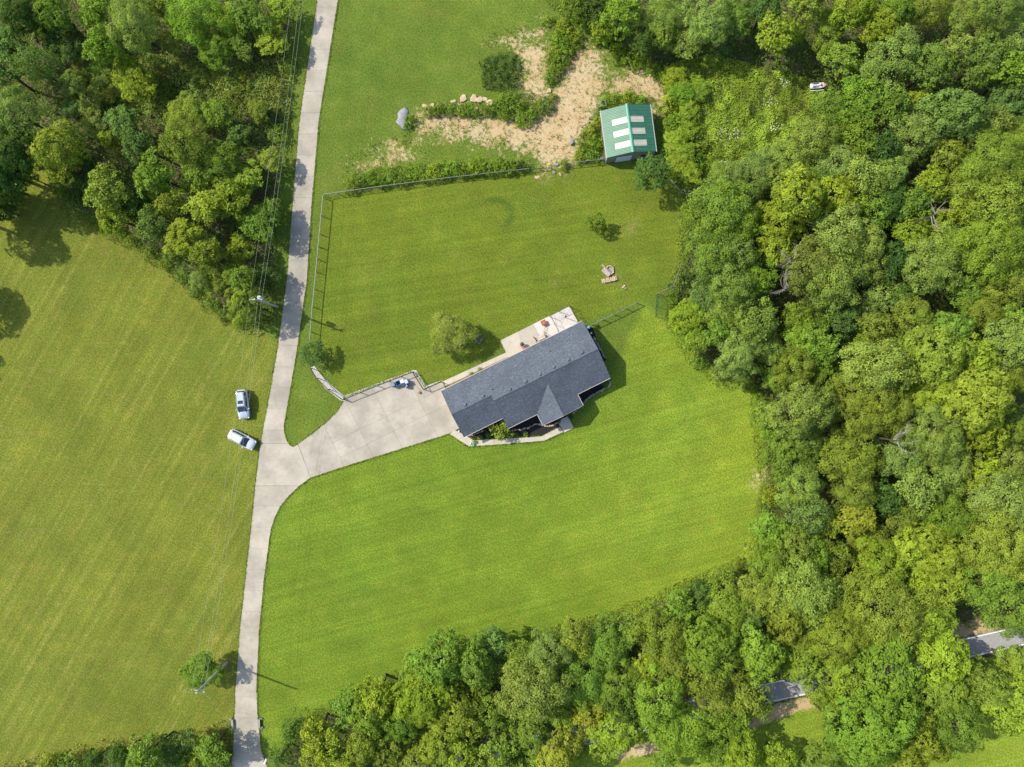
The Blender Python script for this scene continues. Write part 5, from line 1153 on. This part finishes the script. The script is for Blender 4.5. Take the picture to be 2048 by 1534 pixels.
# ---- leafy stuff nobody could count: undergrowth, meadow weeds, tufts
def cover(name, label, poly, per_m2, hfun, leaf, col, seed, excl=(), up=.8, cl=1.6, mask=None, T=None, aspect=.5, top=1.0):
    r = np.random.default_rng(seed); W = PP(poly); xs = [p[0] for p in W]; ys_ = [p[1] for p in W]
    A_ = (max(xs) - min(xs)) * (max(ys_) - min(ys_)); n = int(A_ * per_m2)
    X = r.uniform(min(xs), max(xs), n); Y = r.uniform(min(ys_), max(ys_), n); k = inpoly(X, Y, W)
    for e_ in excl: k &= ~inpoly(X, Y, PP(e_))
    k &= (np.abs(X) < 92) & (np.abs(Y) < 70)
    if mask is not None: k &= mask(X, Y, r)
    X, Y = X[k], Y[k]; n = len(X)
    cl_ = vnoise(X, Y, cl, seed + 5); h = hfun(X, Y) * (.35 + 1.1 * cl_) * r.uniform(.55, 1.05, n) * top
    gx = vnoise(X + .3, Y, cl, seed + 5) - vnoise(X - .3, Y, cl, seed + 5); gy = vnoise(X, Y + .3, cl, seed + 5) - vnoise(X, Y - .3, cl, seed + 5)
    N_ = np.stack([-gx * 3, -gy * 3, np.full(n, up)], 1) + r.normal(size=(n, 3)) * .45
    var = .5 + (vnoise(X, Y, 3.1, seed + 9) - .5) * .7 + r.uniform(-.25, .25, n)
    me = leaf_mesh(name, np.stack([X, Y, np.maximum(h, .06)], 1), N_, leaf * r.uniform(.6, 1.4, n), var, aspect, seed, None if T is None else np.tile(np.array(T), (n, 1)) + r.normal(size=(n, 3)) * .5)
    o = bpy.data.objects.new(name, me); COL.objects.link(o); o.color = (*col, 1)
    return tag(o, label, None, kind="stuff")
cst = lambda v: (lambda X, Y: np.full(X.shape, v))
RB = [(x0, road_y(x0) - 45), (x1, road_y(x1) - 45), (x1, 1800), (x0, 1800)]
cover("undergrowth", "leafy undergrowth beneath the wood between driveway and mown field", WOOD_W, 16, cst(1.1), .34, (.100, .145, .028), 31)
cover("undergrowth", "leafy undergrowth beneath the great wood past the lawns", WOOD_E, 10, cst(1.3), .40, (.070, .112, .020), 32, [RB, MEADOW])
cover("undergrowth", "leafy undergrowth beneath the hedge below the mown field", WOOD_S, 16, cst(1.0), .34, (.07, .112, .02), 33)
cover("meadow_weeds", "tall yellow-green weeds filling the clearing around the watercraft", MEADOW, 85, cst(.55), .26, (.165, .235, .026), 34, [[(1620, 169), (1645, 169), (1645, 181), (1620, 181)]], 1.3, 1.3, T=(1, .5, .2), aspect=.45)
cover("brush_weeds", "pale brushy weeds in the clearing between driveway and wood", [(140, 150), (200, 120), (300, 110), (380, 125), (460, 130), (590, 120), (580, 240), (540, 250), (440, 215), (340, 215), (220, 235), (150, 230)], 34, cst(.9), .30, (.160, .200, .042), 45, (), .8, 1.1)
GARDEN = [(958, 128), (975, 112), (1028, 107), (1040, 125), (1040, 175), (1010, 185), (965, 178)]
cover("vegetable_patch", "block of dark leafy vegetable plants beside the bare earth", GARDEN, 70, cst(.75), .26, (.055, .098, .026), 35, (), .8, .7)
cover("fence_weeds", "tangle of weeds behind the galvanised back fence", [(685, 378), (700, 352), (760, 335), (900, 322), (1050, 318), (1065, 335), (1050, 343), (900, 360)], 40, cst(1.0), .26, (.105, .165, .018), 36, (), .8, .9)
cover("mound_weeds", "weeds along the rock row and earth mound", [(840, 225), (860, 208), (985, 205), (1000, 185), (1040, 185), (1060, 190), (1110, 190), (1110, 220), (1060, 245), (1035, 252), (1000, 235), (860, 236)], 40, cst(.6), .22, (.072, .110, .024), 37, (), .8, .8)
cover("mound_weeds", "weeds on the ridge between the two earth tracks", [(1095, 35), (1120, 35), (1160, 60), (1165, 95), (1140, 130), (1110, 170), (1090, 165), (1090, 110), (1100, 75)], 40, cst(.8), .24, (.105, .14, .022), 38, (), .8, .9)
cover("shed_weeds", "bright weeds pressed around the shed walls", [(1150, 325), (1150, 290), (1165, 260), (1190, 232), (1200, 200), (1230, 190), (1300, 192), (1310, 212), (1203, 222), (1212, 322)], 45, cst(.7), .24, (.115, .165, .018), 39, (), .8, .9)
cover("shed_weeds", "bright weeds on the wooded side of the shed", [(1308, 215), (1345, 200), (1345, 370), (1322, 330), (1320, 300)], 35, cst(.55), .24, (.115, .155, .020), 40, (), .8, .9)
def dirtmask(X, Y, r):
    d = np.maximum.reduce([sdist(X, Y, PP(q)) for q in DIRT[:4]]); return (d > -1.5) & (vnoise(X, Y, .45, 77) > .66)
cover("earth_tufts", "small weed tufts dotting the bare tan earth", [(690, 40), (1345, 40), (1345, 345), (690, 345)], 26, cst(.18), .20, (.085, .105, .024), 41, (), .9, .6, dirtmask)
# fringe of taller grass along the wood edges
def fringe(poly, w_):
    W = PP(poly)
    return lambda X, Y, r: np.abs(sdist(X, Y, W) + .3) < w_ * (.4 + vnoise(X, Y, 1.5, 5))
cover("edge_grass", "long rough grass along the wood edge by the mown field", [(100, 280), (560, 280), (560, 700), (100, 700)], 26, cst(.45), .26, (.125, .15, .030), 42, (), .8, .9, fringe(WOOD_W, 1.0))
cover("edge_grass", "long rough grass along the lawn's wood edge", [(1080, -20), (1560, -20), (1560, 1300), (560, 1530), (560, 1280), (1300, 1120), (1300, 700)], 24, cst(.4), .26, (.115, .155, .022), 43, [MEADOW], .8, .9, fringe(WOOD_E, .9))
cover("edge_grass", "dry rough grass along the hedge below the mown field", [(-10, 1430), (470, 1430), (470, 1540), (-10, 1540)], 26, cst(.4), .26, (.19, .18, .055), 44, (), .8, .9, fringe(WOOD_S, 1.0))
def flowers(label, spots, n, seed):
    r = np.random.default_rng(seed); C_ = []
    for px, py, rr in spots:
        c = P(px, py, .9)
        for _ in range(n): C_.append((c.x + r.normal() * rr * PX, c.y + r.normal() * rr * PX, .85 + r.uniform(0, .3)))
    C_ = np.array(C_); me = leaf_mesh("wild_flowers", C_, np.tile([0, 0, 1.], (len(C_), 1)) + r.normal(size=(len(C_), 3)) * .3, r.uniform(.12, .22, len(C_)), np.full(len(C_), .5), .9, seed)
    me.materials.clear(); me.materials.append(MAT['flower'])
    o = bpy.data.objects.new("wild_flowers", me); COL.objects.link(o); tag(o, label, None, kind="stuff")
flowers("white wild flowers among the clearing weeds", [(1445, 265, 9), (1470, 270, 7), (1540, 205, 6), (1550, 255, 7), (1570, 165, 6), (1375, 385, 8), (1395, 380, 7), (1450, 330, 6)], 24, 60)

# ---------------------------------------------------------------- dead branches in the canopy
def dead(label, px, py, z, n, ln, seed, spread=math.pi, az0=0.0):
    c = P(px, py, z); root = thing("dead_tree", label, "dead tree", (c.x, c.y, 0)); r = random.Random(seed)
    local_build(MB().tube([(0, 0, 0), (.1, .05, z * .6), (0, 0, z)], [.22, .16, .09], 7), "trunk", MAT['bark'], root)
    for i in range(n):
        an = az0 + r.uniform(-spread, spread); p = Vector((0, 0, z - r.uniform(0, 1.2))); pts = [p.copy()]; d = Vector((math.cos(an), math.sin(an), r.uniform(.1, .6)))
        m = MB()
        for k in range(5):
            d = (d + Vector((r.uniform(-.35, .35), r.uniform(-.35, .35), r.uniform(-.1, .25)))).normalized(); p = p + d * ln / 5 * r.uniform(.7, 1.2); pts.append(p.copy())
            if k > 0:
                e_ = (d + Vector((r.uniform(-1, 1), r.uniform(-1, 1), .2))).normalized(); m.tube([p, p + e_ * ln * .16, p + e_ * ln * .28 + Vector((r.uniform(-.2, .2), r.uniform(-.2, .2), .1))], [.035, .025, .012], 4)
        m.tube(pts, [.07, .06, .05, .04, .03, .018], 5)
        local_build(m, "branch", MAT['deadwood'], root)
dead("bleached dead branches poking from the feathery crowns beyond the bench lawn", 1578, 575, 13.5, 6, 3.0, 1, 1.5, 3.0)
dead("smaller bleached dead branches above the yellow-green crowns", 1588, 518, 13.5, 5, 2.6, 2, 1.8, 2.6)
dead("pale twiggy dead treetop amid dark crowns deep in the wood", 1872, 428, 12.0, 5, 2.3, 3, 3.1, 0)
dead("fallen-looking dead limbs at the dark gap past the lawn", 1795, 882, 12.0, 5, 2.8, 4, 2.0, 0)
dead("thin dead twigs over the tree belt by the road", 985, 1512, 7.5, 4, 2.2, 5, 1.5, 1)
for o in list(bpy.data.objects):
    for k_ in ("_o", "_w"):
        if k_ in o: del o[k_]

DRV = [PP(DL + DR[::-1]), PP(WALK)]
def vmask(X, Y, r):
    d = np.maximum(sdist(X, Y, DRV[0]), sdist(X, Y, DRV[1])); return (d < .05) & (d > -.16 - .12 * vnoise(X, Y, .7, 8))
cover("verge_grass", "ragged grass blades creeping over the driveway edges", [(455, -20), (690, -20), (690, 700), (1140, 840), (1140, 900), (690, 960), (560, 1100), (560, 1540), (455, 1540)], 110, cst(.10), .17, (.135, .180, .020), 46, (), .9, .5, vmask)
